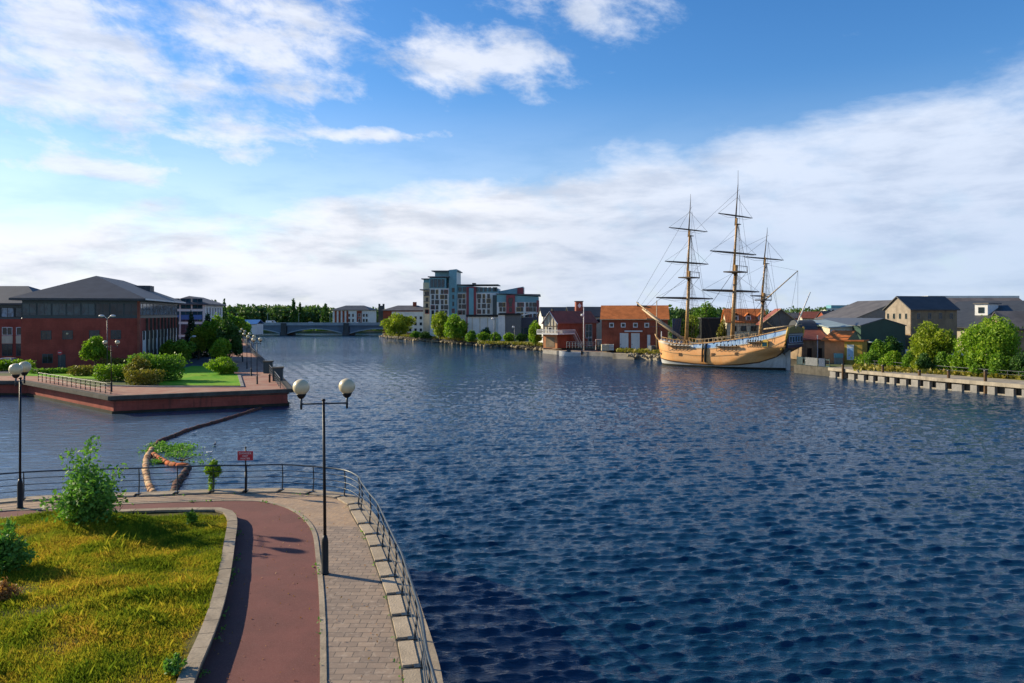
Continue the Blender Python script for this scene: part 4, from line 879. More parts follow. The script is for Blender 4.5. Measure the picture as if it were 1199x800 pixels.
# colourful apartments
def apartments():
    Y = 300; r = bld('apartment_block', 'tall colourful apartment block with teal tops, a tower and red panels', 'apartment block', (PX(495,Y), Y), R(-3), ZB); s = Y/FP
    X = lambda px: (px-495)*s; Z = lambda py: HH(py,Y)-ZB
    def slab(nm, a, b, z0, z1, y0, y1, m_, tilt=0):
        mb = MB(); mb.box(X(a),X(b),y0,y1,z0,z1)
        if tilt: mb.xf(lambda p: (p[0],p[1],p[2]+(tilt*(p[0]-X(a))/(X(b)-X(a)) if p[2] > z0+.01 else 0)))
        return mb.build(nm, M[m_], r)
    slab('wall', 496, 505, 0, Z(331), 0, 12, 'cream'); slab('wall', 505, 527, 0, Z(338), -2.5, 12, 'greywhite'); slab('stair_tower', 527, 536, 0, Z(316.5), -1.5, 12, 'tealclad', .3)
    slab('stair_tower', 508, 527, Z(338), Z(331), 2, 12, 'greywhite'); slab('stair_tower', 509, 527, Z(331), Z(319), 2, 12, 'tealclad', 1.0)
    slab('upper_storey', 504.5, 524, Z(338), Z(326), -2.6, 11, 'tealclad', 0); slab('upper_storey', 496.5, 504, Z(331), Z(327.5), .1, 11, 'tealclad')
    for a, b, z, t_, y0 in ((506,538,318,1.2,-.5),(503,528,325.2,-.3,-3.4),(494,505,327.2,0,-.7),(492.5,505,340,0,-1.4)):
        slab('roof_slab', a, b, Z(z), Z(z)+.35, y0, 12.5, 'greymetal', 0).location.z = 0
    slab('wall', 536, 584, 0, Z(343), 1, 14, 'greywhite'); slab('upper_storey', 536, 584, Z(343), Z(334), 1.1, 13.9, 'tealclad', -1.3)
    slab('roof_slab', 536, 584, Z(334), Z(334)+.3, .4, 14.4, 'greymetal').location.z = 0
    slab('red_bay', 547, 558, 0, Z(336), -.4, 1, 'redclad'); slab('blue_bay', 550, 555.5, 3, Z(337.5), -.7, -.4, 'tealclad')
    slab('wall', 584, 613, 0, Z(341), 3, 15, 'tealclad', 1.8); slab('red_box', 606, 613, Z(346), Z(337), 2.4, 10, 'redclad')
    slab('stair_tower', 578, 583, 0, Z(346), -1.5, 1, 'tealdark')
    slab('wall', 583, 631, 0, Z(354), -2.5, 12, 'greywhite'); slab('upper_storey', 583, 631, Z(354), Z(345), -2.4, 11.9, 'tealclad', -1.0)
    slab('roof_slab', 582, 633, Z(345), Z(345)+.3, -3.2, 12.5, 'greymetal', -1.0); slab('red_bay', 594, 604, 0, Z(346), -3.3, -2.5, 'redclad'); slab('red_bay', 629, 631.3, 0, Z(352), -2.8, 11, 'redclad')
    slab('rooftop_unit', 552, 556, Z(333), Z(331), 5, 8, 'black')
    def wins(pxs, y, pys, w=1.3, h=1.7, alt=None):
        for j, py in enumerate(pys):
            for i, px in enumerate(pxs):
                q = (i+j) % 3; window(r, X(px), y, Z(py)-h/2, w*(1.25 if q == 0 else .8), h, 0, fr=('redclad','tealdark','mustard')[(i*2+j) % 3] if (i+j) % 2 else 'tealdark', th=.16)
    wins((508.5,513.5,519.5,524), -2.51, (342,348,354,360,366,372)); wins((500.5,), -.01, (344,351,358,365))
    wins((539,543.5), .99, (347,353,359,366)); wins((561.5,567,572.5), .99, (347,352.5,358.5,365)); wins((587.5,591.5,608,612,618,622,626.5), -2.51, (357,362.5,369)); wins((599,), -3.31, (352,357,363)); wins((532,), -1.51, (340,348,356,364), .9)
    for k in range(4): window(r, X(507.5+k*4.3), -2.61, Z(337), 1.2, 3.2, 0, fr='tealdark', gl='glassblue')
    for k in range(9): window(r, X(539+k*5) if k not in (2,3) else X(578+k), .99 if k not in (2,3) else .98, Z(341.5), 1.2, 1.7, 0, fr='tealdark', gl='glassblue')
    for k in range(3): mb = MB(); mb.box(X(497),X(504),-1.2,-.002,Z(346+k*7)-.1,Z(346+k*7)+.1); mb.build('balcony', M['greymetal'], r)
apartments()
Y_ = 262; p0 = (PX(548,Y_), Y_); s_ = Y_/FP; r = bld('low_hall', 'low white clad hall with flat black roof and grey end', 'hall', p0, R(-2), ZB); z = lambda py: HH(py,Y_)-ZB
mb = MB(); mb.box(0,36*s_,0,14,0,z(371)); mb.build('wall', M['greywhite'], r); mb = MB(); mb.box(36*s_,44*s_,-1.2,14,0,z(369)); mb.build('end_block', M['white'], r)
mb = MB(); mb.box(44*s_,62*s_,-.8,16,0,z(369)); mb.build('grey_end', M['greymetal'], r); mb = MB(); mb.box(-.5,36*s_,-.5,14.5,z(371),z(368.5)); mb.box(36*s_,62.5*s_,-1.6,16.4,z(369),z(367)); mb.build('roof', M['black'], r)
for k in range(4): mb = MB(); mb.box((5+k*9)*s_,(6+k*9)*s_,-.1,-.004,0,z(372)); mb.build('pilaster', M['cream'], r)
Y_ = 275; s_ = Y_/FP; r = bld('glass_pavilion', 'dark glazed pavilion with a curved white roof edge left of the boathouse', 'pavilion', (PX(606,Y_),Y_), 0, ZB); z = lambda py: HH(py,Y_)-ZB
mb = MB(); mb.box(0,30*s_,0,12,0,z(372)); mb.build('wall', M['hullnavy'], r); mb = MB()
for i in range(10): a, b = i/10, (i+1)/10; f = lambda t_: z(372)+1.4*math.sin(t_*2.2); mb.add([(a*31*s_,-1,f(a)),(b*31*s_,-1,f(b)),(b*31*s_,12,f(b)),(a*31*s_,12,f(a)),(a*31*s_,-1,f(a)+.4),(b*31*s_,-1,f(b)+.4),(b*31*s_,12,f(b)+.4),(a*31*s_,12,f(a)+.4)], [(0,3,2,1),(4,5,6,7),(0,1,5,4),(3,7,6,2)])
mb.build('roof', M['white'], r)
for k in range(4): window(r, 1.2+k*2.3, -.004, .5, 2.1, 3.8, 0, fr='greymetal', gl='glassblue', bars=1)
# ------------------------------------------------------------------ far woods (one mass each) and single far trees
def wood(name, label, segs, n, size, seed, leaf='far'):
    rg = rnd(seed); P = []
    tot = sum(s[1]-s[0] for s in segs)
    for a, b, py0, Y, dY in segs:
        k = max(3, int((b-a)/6)); lob = []
        for i in range(k*3):
            px = a+(b-a)*(i+.5)/(k*3)+rg.uniform(-3,3); YY = Y+rg.uniform(0,dY); top = HH(py0+rg.uniform(-1.8,2.8), YY); rr = (8+rg.uniform(0,6))/FP*YY*.8
            hh = max(2.5, top-1.9); lob.append((PX(px,YY), YY, 1.9+hh*.58, rr, rr, hh*.45))
        P.append(crown_pts(lob, int(n*(b-a)/tot), rg, .7))
    P = np.concatenate(P); P = P[P[:,2] > 1.5]
    return tag(quads(name, leafquads(P, size, rg), L[leaf]), label, 'wood', kind='stuff')
wood('distant_trees', 'far tree belt closing the horizon behind the bridge', [(200,262,362,430,60),(262,345,359,450,60),(345,392,360,470,50),(430,450,363,480,40)], 15000, 1.3, 50)
wood('distant_trees', 'far tree belt behind the ship and the right bank', [(630,700,368,420,60),(700,800,366,430,70),(765,860,363,330,40),(890,1075,368,420,90),(1060,1199,360,520,60)], 15000, 1.2, 51)
wood('distant_trees', 'hillside trees on the far right horizon', [(915,1060,361,800,150),(630,900,364.5,900,100)], 9000, 2.0, 52)
for i, (px_, Y_, pt, r_, lb) in enumerate(((263,440,352,2.2,'pointed dark tree left in the far tree belt'),(344,450,351,3.0,'tallest pointed dark tree in the far belt above the bridge'),(352,455,356,2.2,'short pointed tree beside the tallest one above the bridge'),(382,455,357,4,'small dark rounded tree left of the hipped house'))):
    tree('poplar', lb, PX(px_,Y_), Y_, 1.9, HH(pt,Y_)-1.9, r_, 'dark', .1, 900, .8, 60+i, 'cone')
# ------------------------------------------------------------------ the sailing ship
def ship():
    A = R(41); root = thing('sailing_ship', 'three masted wooden sailing ship with orange hull and bare yards moored at the quay', 'ship', (32.0,162.0,0), -A)
    Ld = 27.5; ip = lambda xs, zs: (lambda x: float(np.interp(x, xs, zs)))
    z1 = ip([0,4,9,14,18,22,24.5,26,27.5],[1.5,1.0,.65,.55,.75,1.35,2.3,3.2,4.3]); z2 = ip([0,2,5,9,13,17,20,23,25.5,27.5],[4.9,4.6,4.1,3.75,3.8,4.3,4.8,5.5,6.2,6.9]); z3 = ip([0,2,5,8,12,16,20,23,27.5],[5.2,5.0,4.55,4.5,4.9,5.45,6.1,6.7,7.8])
    def hb(x, z):
        Lb = 3.2+max(0,(4.5-z))*.75; bow = (1-max(0,1-x/Lb)**2.3)**.55 if x < Lb else 1
        zl = max(0, min(1, (z+.2)/4.2)); xs = 13+zl*9; xe = 26.1+max(0, z-3)*1.0
        t_ = max(0, min(1, (x-xs)/(xe-xs))); end = .06 if z < 2.6 else min(1,.06+(z-2.6)/1.5*.82); st = 1-(1-end)*t_**(1.7)
        tum = 1-.022*max(0, z-2.2)**1.6
        return 4.45*bow*st*tum*(.80+.20*max(0,min(1,(z+1)/2.2)))
    def xo(x, z): return x-(1-x/6)*.12*z if x < 6 else x
    def band(nm, lo, hi, nz, m_, x1=Ld, parent=None, out=0.0, x0=0.0):
        N = 64; mb = MB(); xs = [x0+(x1-x0)*(i/N)**(1.35 if x0 == 0 else 1) for i in range(N+1)]
        for s_ in (-1,1):
            vs = []; 
            for x in xs:
                for j in range(nz+1):
                    z = lo(x)+(hi(x)-lo(x))*j/nz; vs.append((xo(x,z), s_*(hb(x,z)+out), z))
            fs = [((nz+1)*i+j,(nz+1)*(i+1)+j,(nz+1)*(i+1)+j+1,(nz+1)*i+j+1) for i in range(N) for j in range(nz)]
            if s_ > 0: fs = [f[::-1] for f in fs]
            mb.add(vs, fs)
            if out:
                for e_ in (0, nz):
                    v2 = []
                    for x in xs:
                        z = lo(x)+(hi(x)-lo(x))*e_/nz; v2 += [(xo(x,z), s_*(hb(x,z)+out), z), (xo(x,z), s_*(hb(x,z)-.02), z)]
                    mb.add(v2, [(2*i,2*i+1,2*i+3,2*i+2) for i in range(N)])
        return mb.build(nm, M[m_], parent or root, True)
    c_ = lambda v: (lambda x: v)
    hull = band('hull', z1, z2, 12, 'hullorange')
    band('waterline_band', c_(-1.0), c_(.38), 4, 'hulldark', 26.1, hull); band('hull_bottom', c_(.38), z1, 6, 'hullwhite', 26.1, hull)
    band('upper_works', z2, z3, 3, 'hullwhite', 9.0, hull); band('upper_works', z2, z3, 3, 'hullblue', Ld, hull, 0, 9.0)
    band('gunwale', lambda x: z3(x)-.1, lambda x: z3(x)+.1, 1, 'spar', Ld, hull, .1); band('wale', lambda x: z2(x)-.1, lambda x: z2(x)+.1, 1, 'sparpale', Ld, hull, .07)
    band('wale', lambda x: z1(x)-.08, lambda x: z1(x)+.14, 1, 'wood', 27.0, hull, .07); band('rubbing_strake', lambda x: z1(x)*.45+z2(x)*.55-.09, lambda x: z1(x)*.45+z2(x)*.55+.09, 1, 'spar', 27.3, hull, .06)
    # deck, counter and transom
    N = 40; mb = MB(); vs = []
    for i in range(N+1): x = .25+(Ld-.25)*i/N; z = z2(x)-.15; b_ = hb(x, z)-.05; vs += [(x,-b_,z),(x,b_,z)]
    mb.add(vs, [(2*i,2*i+2,2*i+3,2*i+1) for i in range(N)]); mb.build('deck', M['wood'], root)
    mb = MB(); vs = []
    for i in range(9): x = 25.6+(Ld-25.6)*i/8; z = z1(x)+.02; b_ = hb(x, z); vs += [(x,-b_,z),(x,b_,z)]
    mb.add(vs, [(2*i,2*i+1,2*i+3,2*i+2) for i in range(8)]); mb.build('counter', M['hullnavy'], root)
    zb, zt = z1(Ld), 7.0; wt = 3.75
    mb = MB(); n = 7
    pr = [(-wt*.96,zb),(wt*.96,zb),(wt,5.6),(wt*.95,zt),(-wt*.95,zt),(-wt,5.6)]
    mb.add([(Ld+.0,y,z) for y,z in pr]+[(Ld+.35,y,z) for y,z in pr], [(5,4,3,2,1,0),(6,7,8,9,10,11)]+[(i,(i+1)%6,(i+1)%6+6,i+6) for i in range(6)]); tr = mb.build('transom', M['hullnavy'], root)
    for k in range(5):
        y = -2.6+k*1.3; mb = MB(); mb.box(Ld+.36,Ld+.46,y-.48,y+.48,5.25,6.45); w_ = mb.build('window', M['hullblue'], tr); mb = MB(); mb.box(Ld+.461,Ld+.48,y-.36,y+.36,5.35,6.35); mb.build('pane', M['glassblue'], w_)
    mb = MB(); mb.box(Ld+.36,Ld+.5,-wt,wt,4.85,5.02); mb.box(Ld+.36,Ld+.5,-wt*.97,wt*.97,6.62,6.8); mb.build('moulding', M['parapet'], tr)
    mb = MB(); K = 14; vs = []
    for i in range(K+1): y = -wt*.97+2*wt*.97*i/K; vs += [(Ld+.05,y,zt),(Ld+.05,y,7.75+.55*math.cos(y/wt*1.5)),(Ld+.42,y,zt),(Ld+.42,y,7.75+.55*math.cos(y/wt*1.5))]
    mb.add(vs, [f for i in range(K) for f in ((4*i,4*i+1,4*i+5,4*i+4),(4*i+2,4*i+6,4*i+7,4*i+3),(4*i+1,4*i+3,4*i+7,4*i+5))]+[(0,2,3,1),(4*K,4*K+1,4*K+3,4*K+2)]); mb.build('taffrail', M['olive'], root)
    for s_ in (-1,1):
        mb = MB(); mb.path([(Ld-.9,s_*(wt+.1),3.9),(Ld-.1,s_*(wt+.12),4.8),(Ld+.15,s_*(wt+.14),6.2),(Ld+.35,s_*(wt+.12),7.3),(Ld+.5,s_*(wt+.05),8.1)], [.12,.2,.22,.26,.2], 6); mb.build('quarter_post', M['hullyellow'], root, True)
        y = s_*(hb(23.6,5)+.1); mb = MB(); mb.box(23.1,24.3,y-.32,y+.32,4.4,5.3); mb.add([(22.95,y-.4,5.3),(24.45,y-.4,5.3),(24.45,y+.4,5.3),(22.95,y+.4,5.3),(23.4,y,5.75),(24.0,y,5.75)], [(0,1,5,4),(1,2,5),(2,3,4,5),(3,0,4)]); q = mb.build('quarter_gallery', M['hullyellow'], root)
        mb = MB(); mb.box(23.25,24.15,min(y+s_*.321,y+s_*.335),max(y+s_*.321,y+s_*.335),4.5,5.2); mb.build('pane', M['glassblue'], q)
    mb = MB(); mb.box(25.9,26.9,-.09,.09,-1,3.7); mb.build('rudder', M['hullwhite'], root); mb = MB(); mb.path([(.1,0,-.6),(-.05,0,1.5),(-.4,0,3.5),(-.95,0,4.9),(-1.7,0,5.6),(-2.1,0,6.3)], [.14,.14,.16,.2,.2,.12], 8); mb.build('stem', M['spar'], root, True)
    # rail stanchions, deck gear
    for x0, x1, st in ((1.5,8.5,.75),(9.5,21,.9)):
        for s_ in (-1,1):
            mb = MB(); x = x0; pts = []
            while x <= x1: zz = z3(x)+.08; b_ = hb(x, zz); mb.box(x-.06,x+.06,s_*b_-.06,s_*b_+.06,zz,zz+.65); pts.append((x, s_*b_, zz+.68)); x += st
            mb.path(pts, .07, 5); mb.build('rail', M['spar'] if x0 < 5 else M['sparpale'], root)
    for x0, x1 in ((3.6,8.4),(14.0,18.6),(20.2,23.2)):
        for s_ in (-1,1):
            mb = MB(); n = 8; vs = []
            zz = z2(x0)*.5+z2(x1)*.5-.05
            mb.add([(x0,s_*(hb(x0,zz)),zz),(x1,s_*(hb(x1,zz)),zz),(x1,s_*(hb(x1,zz)+.6),zz),(x0,s_*(hb(x0,zz)+.6),zz),(x0,s_*(hb(x0,zz)),zz+.14),(x1,s_*(hb(x1,zz)),zz+.14),(x1,s_*(hb(x1,zz)+.6),zz+.14),(x0,s_*(hb(x0,zz)+.6),zz+.14)], [(0,1,2,3),(4,5,6,7),(0,1,5,4),(2,3,7,6),(1,2,6,5),(3,0,4,7)])
            mb.build('channel', M['wood'], root)
            for k in range(6): x = x0+.3+(x1-x0-.6)*k/5; mb = MB(); mb.ball((x,s_*(hb(x,zz)+.5),zz+.36), .17, 8); mb.tube((x,s_*(hb(x,zz)+.5),zz+.1),(x-.2,s_*(hb(x,zz-.9)+.05),zz-.9), .04,.04,5); mb.build('deadeye', M['black'], root)
    for k in range(5):
        x = 1.2+k*1.15; zz = z3(x)+.15
        mb = MB(); mb.tube((x,-hb(x,zz)-.1,zz-.05),(x,-hb(x,zz)+.9,zz), .24,.2,8); mb.build('hammock_roll', M['white'], root)
    for k in range(9):
        x = 10.4+k*1.45; zz = z3(x); mb = MB(); mb.ball((x,-hb(x,zz)-.05,zz-.28), .2, 8, (1,.6,1)); mb.build('port_knob', M['hullnavy'], root)
    for x in (11.2,11.85): mb = MB(); mb.path([(x,-hb(x,4.6)-.22,4.7),(x,-hb(x,3)-.24,3),(x,-hb(x,1.2)-.24,1.1)], .16, 6); mb.build('fender', M['tyre'], root)
    for x, z in ((6.3,2.4),(13.4,2.6),(18.2,2.9)): mb = MB(); y = -hb(x,z)-.03; mb.box(x-.35,x+.35,y-.05,y+.05,z-.3,z+.3); mb.build('gunport', M['wood'], root)
    mb = MB(); mb.box(9,12.5,-1.6,1.6,z2(10)-.1,z2(10)+.9); mb.build('ship_boat', M['hullwhite'], root); mb = MB(); mb.box(18.8,20,-1,1,4.6,6.0); mb.build('companion_hatch', M['wood'], root)
    # spars
    def mast(x, zt, rake, top_z, xt_z, r0, yards, tophw, pole, low=3.2, chan=None):
        mx_ = lambda z: x+rake*(z-4)/(zt-4); mr_ = thing
        mb = MB(); mb.tube((mx_(low),0,low),(mx_(top_z+1.4),0,top_z+1.4), r0, r0*.8, 10); lo = mb.build('mast', M['spar'], root, True)
        mb = MB(); mb.tube((mx_(top_z)-.38,0,top_z-.4),(mx_(xt_z+1.2)-.3,0,xt_z+1.2), r0*.62, r0*.45, 8); mb.build('topmast', M['spar'], lo, True)
        mb = MB(); mb.tube((mx_(xt_z)-.55,0,xt_z-.2),(mx_(zt)-.4,0,zt), r0*.42, r0*.16, 8)
        if pole: mb.tube((mx_(zt)-.4,0,zt),(mx_(zt)-.38,0,zt+pole), .05,.03,5)
        mb.build('topgallant_mast', M['spardark'], lo, True)
        mb = MB(); mb.box(mx_(top_z)-tophw*.7,mx_(top_z)+tophw*.7,-tophw,tophw,top_z-.1,top_z+.12)
        for s_ in (-1,1): mb.path([(mx_(top_z)+tophw*.68,s_*tophw,top_z+.12),(mx_(top_z)+tophw*.68,s_*tophw,top_z+1.1)], .05, 5)
        mb.path([(mx_(top_z)+tophw*.68,-tophw,top_z+1.1),(mx_(top_z)+tophw*.68,tophw,top_z+1.1)], .06, 5)
        mb.build('top_platform', M['spardark'], lo)
        mb = MB(); mb.box(mx_(xt_z)-.3,mx_(xt_z)+.3,-.8,.8,xt_z-.06,xt_z+.06); mb.build('crosstree', M['spardark'], lo)
        ya = R(9)      # yards stand braced a little off square
        for z, hl, rr in yards:
            mb = MB(); N = 8; xx = mx_(z)-.55; mb.path([(xx+math.sin(ya)*hl*t_, hl*t_*math.cos(ya), z) for t_ in (-1,-.6,-.2,.2,.6,1)], [rr*.45,rr*.85,rr,rr,rr*.85,rr*.45], 8); mb.build('yard', M['spardark'], root, True)
            mb = MB()      # foot ropes, lifts
            for s_ in (-1,1):
                e = (xx+math.sin(ya)*hl*s_, hl*s_*math.cos(ya), z)
                mb.path([e,(xx+math.sin(ya)*hl*s_*.5+.1, hl*s_*.5*math.cos(ya), z-.55),(xx,0,z-.4)], .022, 4); mb.tube(e,(mx_(z)-.2,0,min(z+3.6, zt-.3)), .022,.022,4)
            mb.build('lift', M['rope'], root)
        c0 = chan or (x-.2, x+3.6); mb = MB()
        for s_ in (-1,1):
            feet = []
            for k in range(6):
                xx = c0[0]+(c0[1]-c0[0])*k/5; zz = z2(xx)+.35; f_ = (xx, s_*(hb(xx,zz)+.5), zz); feet.append(f_); mb.tube(f_, (mx_(top_z)+.05*k,s_*.25,top_z-.1), .025,.022,4)
            for j in range(1,12):
                t_ = j/12; a_, b_ = [tuple(q[i]+( (mx_(top_z)+(.0 if q is feet[0] else .25), s_*.25, top_z)[i]-q[i])*t_ for i in range(3)) for q in (feet[0], feet[-1])]; mb.tube(a_, b_, .018,.018,3)
            for k in range(4):
                xx = mx_(top_z)-.2+tophw*.7*k/3; mb.tube((xx,s_*tophw,top_z),(mx_(xt_z),s_*.1,xt_z), .02,.018,4)
            for j in range(1,8): t_ = j/9; mb.tube((mx_(top_z)+(mx_(xt_z)-mx_(top_z))*t_-.1, s_*(tophw*(1-t_)+.1*t_), top_z+(xt_z-top_z)*t_),(mx_(top_z)+tophw*.7*(1-t_)+(mx_(xt_z)-mx_(top_z))*t_, s_*(tophw*(1-t_)+.1*t_), top_z+(xt_z-top_z)*t_), .016,.016,3)
            mb.tube((c0[1]+.5,s_*(hb(c0[1],5)+.4),z2(c0[1])+.4),(mx_(zt-2),0,zt-2), .022,.022,4); mb.tube((c0[1]+1,s_*(hb(c0[1],5)+.4),z2(c0[1])+.4),(mx_(xt_z),0,xt_z), .026,.024,4)
            mb.tube((mx_(top_z)+tophw*.6,s_*tophw,top_z),(mx_(top_z-2.6),s_*.3,top_z-2.6), .03,.03,4)
        mb.build('shrouds', M['rope'], root); return mx_
    f = mast(5.2, 33.6, 1.4, 18.0, 26.6, .40, [(27.9,6.4,.15),(21.1,7.2,.19),(13.8,9.4,.23)], 2.0, 1.6, chan=(4.0,8.2))
    m = mast(15.2, 36.0, 1.7, 18.8, 28.2, .44, [(29.9,5.8,.16),(22.6,7.8,.20),(15.1,9.6,.25)], 2.2, 2.8, chan=(14.2,18.4))
    z_ = mast(20.8, 26.2, 2.0, 13.2, 20.2, .34, [(21.2,6.9,.15),(14.0,3.6,.15)], 1.5, .9, chan=(20.4,23.0))
    mb = MB(); mb.tube((21.2,0,12.6),(28.3,0,18.6), .13,.08,8); mb.tube((21.5,0,7.6),(29,0,8.6), .15,.10,8); mb.build('gaff', M['sparpale'], root, True)
    mb = MB(); mb.path([(5.2,0,4.9),(0,0,8.1),(-5.2,0,11.6)], [.34,.30,.2], 10); mb.build('bowsprit', M['sparpale'], root, True)
    mb = MB(); mb.path([(1.6,.35,7.5),(-1.2,.3,9.2),(-6.8,.1,13.1)], [.2,.17,.10], 8); mb.build('jib_boom', M['sparpale'], root, True)
    mb = MB(); mb.tube((-2.6,-2.6,9.5),(-2.6,2.6,9.5), .12,.12,6); mb.build('spritsail_yard', M['spardark'], root, True)
    mb = MB(); mb.tube((27.6,0,7.4),(30.6,0,14.6), .17,.10,6); mb.build('ensign_staff', M['white'], root, True)
    mb = MB(); T = lambda a, b, r_=.02: mb.tube(a, b, r_, r_, 4)
    T((f(18)-.3,0,18.2),(-4.6,0,11.2),.04); T((f(26.6),0,26.4),(-5.6,0,12.3)); T((f(33),0,32.6),(-6.7,0,13.0),.024); T((f(22),0,22),(-5,0,11.6),.022)
    T((m(18.8)-.3,0,19),(5.2,0,5.2),.045); T((m(28),0,28),(f(18)+.2,0,18.4)); T((m(35),0,35),(f(27),0,26.9),.024); T((z_(13),0,13.4),(15.4,0,5.6),.035); T((z_(20),0,20),(m(18)-.2,0,17)); T((z_(25.5),0,25.6),(m(22),0,23),.024)
    T((28.3,0,18.6),(z_(20),0,20)); T((28.3,0,18.6),(27.3,-2.5,7.3),.022); T((28.3,0,18.6),(27.3,2.5,7.3),.022); T((-1,0,8.8),(-.4,0,2.5),.05); T((-4.9,0,11.4),(-.3,0,3),.035)
    for s_ in (-1,1):
        T((5.2-2,s_*8.5,13.8),(15.2,s_*.3,10.8),.02); T((15.2-2,s_*8.8,15.1),(20.9,s_*.3,12.5),.02)
    mb.build('stays', M['rope'], root)
    mb = MB(); mb.path([(1.2,-hb(1.2,4)-.2,4.6),(1.3,-hb(1.3,3)-.25,3.1),(1.3,-hb(1.3,2.2)-.25,2.3)], .07, 5); mb.path([(.6,-hb(.9,2)-.2,2.7),(1.3,-hb(1.3,2)-.3,2.2),(2.0,-hb(2,2)-.2,2.7)], [.03,.12,.03], 5); mb.build('anchor', M['black'], root)
    return root
ship()
# ------------------------------------------------------------------ right bank: boathouses
def zz(py, Y, z0=ZB): return HH(py, Y)-z0
Y_ = 205; s_ = Y_/FP; r = bld('boathouse', 'brick boathouse with a cream timbered gable, white balcony and maroon roof', 'boathouse', (PX(637,Y_),Y_), R(-40), ZB)
wd = 4.5; dp = 18.5; e_ = zz(377,Y_)
gablewall(0,wd,0,dp,0,e_,2.7,'y').build('wall', M['redbrick2'], r); gable(0,wd,0,dp,e_,2.7,.45,'y').build('roof', M['tiledark'], r)
pr = [(-.03,e_-3.0),(wd+.03,e_-3.0),(wd+.03,e_),(wd/2,e_+2.68),(-.03,e_)]
mb = MB(); mb.add([(x,-.06,z) for x,z in pr]+[(x,-.003,z) for x,z in pr], [(0,1,2,3,4)]+[(i,(i+1)%5,(i+1)%5+5,i+5) for i in range(5)]); mb.build('gable_face', M['cream'], r)
mb = MB(); mb.box(-.05,wd+.05,-.05,-.003,0.0,e_-3.02); mb.build('lower_wall', M['salmon'], r)
mb = MB(); mb.path([(-.5,-.45,e_-.6),(wd/2,-.45,e_+2.8),(wd+.5,-.45,e_-.6)], .13, 4); mb.build('bargeboard', M['white'], r)
mb = MB()
for k in range(5): xx = .2+k*(wd-.4)/4; mb.box(xx-.06,xx+.06,-.14,-.062,e_-2.9,e_-.1+(2.5-abs(xx-wd/2)*2.5/(wd/2))*.85)
mb.box(0,wd,-.15,-.062,e_-1.2,e_-1.05); mb.build('timber', M['wood'], r)
mb = MB(); mb.box(-1.0,wd+1.5,-1.7,-.065,e_-3.3,e_-3.1); mb.box(wd+.004,wd+1.5,-.064,6.0,e_-3.3,e_-3.1); mb.build('balcony_floor', M['white'], r)
mb = MB()
for k in range(22): xx = -1.0+k*(wd+2.5)/21; mb.box(xx-.05,xx+.05,-1.69,-1.61,e_-3.0,e_-2.15)
for k in range(22): yy = -1.6+k*7.6/21; mb.box(wd+1.42,wd+1.5,yy-.05,yy+.05,e_-3.0,e_-2.15)
for z_ in (e_-3.1, e_-2.15): mb.box(-1.0,wd+1.5,-1.7,-1.6,z_,z_+.13); mb.box(wd+1.41,wd+1.51,-1.6,6.0,z_,z_+.13)
mb.build('balcony_rail', M['white'], r)
mb = MB()
for k in range(16): mb.box(wd+.5,wd+1.5,6+k*.26,6.3+k*.26,e_-3.3-k*.32,e_-3.2-k*.32)
mb.path([(wd+1.5,6,e_-2.1),(wd+1.5,10.3,e_-7.2)], .08, 4); mb.path([(wd+1.5,6,e_-3.4),(wd+1.5,10.3,e_-8.5)], .11, 4); mb.build('stair', M['white'], r)
window(r, wd/2, -.067, e_-2.7, 1.1, 1.3, 0, fr='white', mull=2); window(r, wd+.004, 14.6, e_-4.6, 3.2, 3.9, R(90), fr='white', gl='glassblue', mull=2, bars=1); window(r, wd+.004, 15.2, .3, 1.9, 2.4, R(90), fr='white', gl='glassblue')
mb = MB(); mb.box(.8,wd-.8,-.10,-.054,.2,2.9); mb.build('boat_door', M['tan'], r)
mb = MB(); mb.box(wd/2-.25,wd/2+.25,.6,1.1,e_+2.5,e_+3.5); mb.build('chimney', M['darkstone'], r)
t_ = bld('clock_tower', 'small dark square tower with a white badge above the maroon roof', 'tower', (PX(675,222),222), R(6), ZB); h_ = zz(352.5,222)
mb = MB(); mb.box(0,2.0,0,2.0,0,h_-.2); mb.build('wall', M['tiledark'], t_); mb = MB(); mb.box(-.15,2.15,-.15,2.15,h_-.2,h_); mb.build('cap', M['black'], t_)
mb = MB(); mb.add([(1+.55*math.cos(a),-.03,h_-1.35+.75*math.sin(a)) for a in [i*math.pi/2 for i in range(4)]],[(0,1,2,3)]); mb.build('badge', M['white'], t_)
Y_ = 192; s_ = Y_/FP; r = bld('boathouse', 'long brick boathouse with a bright orange tiled roof and white doors', 'boathouse', (PX(705,Y_),Y_), R(-9), ZB); wd = 76*s_; e_ = zz(373.5,Y_)
mb = MB(); mb.box(0,wd,0,11,0,e_); mb.build('wall', M['redbrick2'], r); mb = gable(0,wd,0,11,e_,3.2,.5,'x'); rf = mb.build('roof', M['tile'], r)
gablewall(0.02,wd-.02,.02,10.98,e_-.5,e_,3.0,'x').build('gable_end', M['redbrick2'], r)
mb = MB(); mb.path([(-.3,-.5,e_-.18),(wd+.3,-.5,e_-.18)], .11, 5); mb.build('gutter', M['sparpale'], r)
for px in (716.5,730,744,757): window(r, (px-705)*s_, -.004, zz(383.5,Y_), 1.15, 1.15, 0, fr='white', th=.2)
for px, nm in ((731,0),(744,1)): mb = MB(); xx = (px-705)*s_; mb.box(xx-1.05,xx+1.05,-.08,-.004,.2,zz(390,Y_)); d_ = mb.build('door', M['greywhite'], r); mb = MB(); mb.box(xx-.9,xx-.75,-.12,-.081,1.4,1.6); mb.build('handle', M['black'], d_)
mb = MB(); mb.box(26.5*s_,47*s_,-.5,-.004,zz(388.5,Y_),zz(387,Y_)); mb.build('canopy', M['white'], r); mb = MB(); mb.box(52.5*s_,56*s_,-.08,-.004,.2,zz(392,Y_)); mb.build('door', M['greywhite'], r)
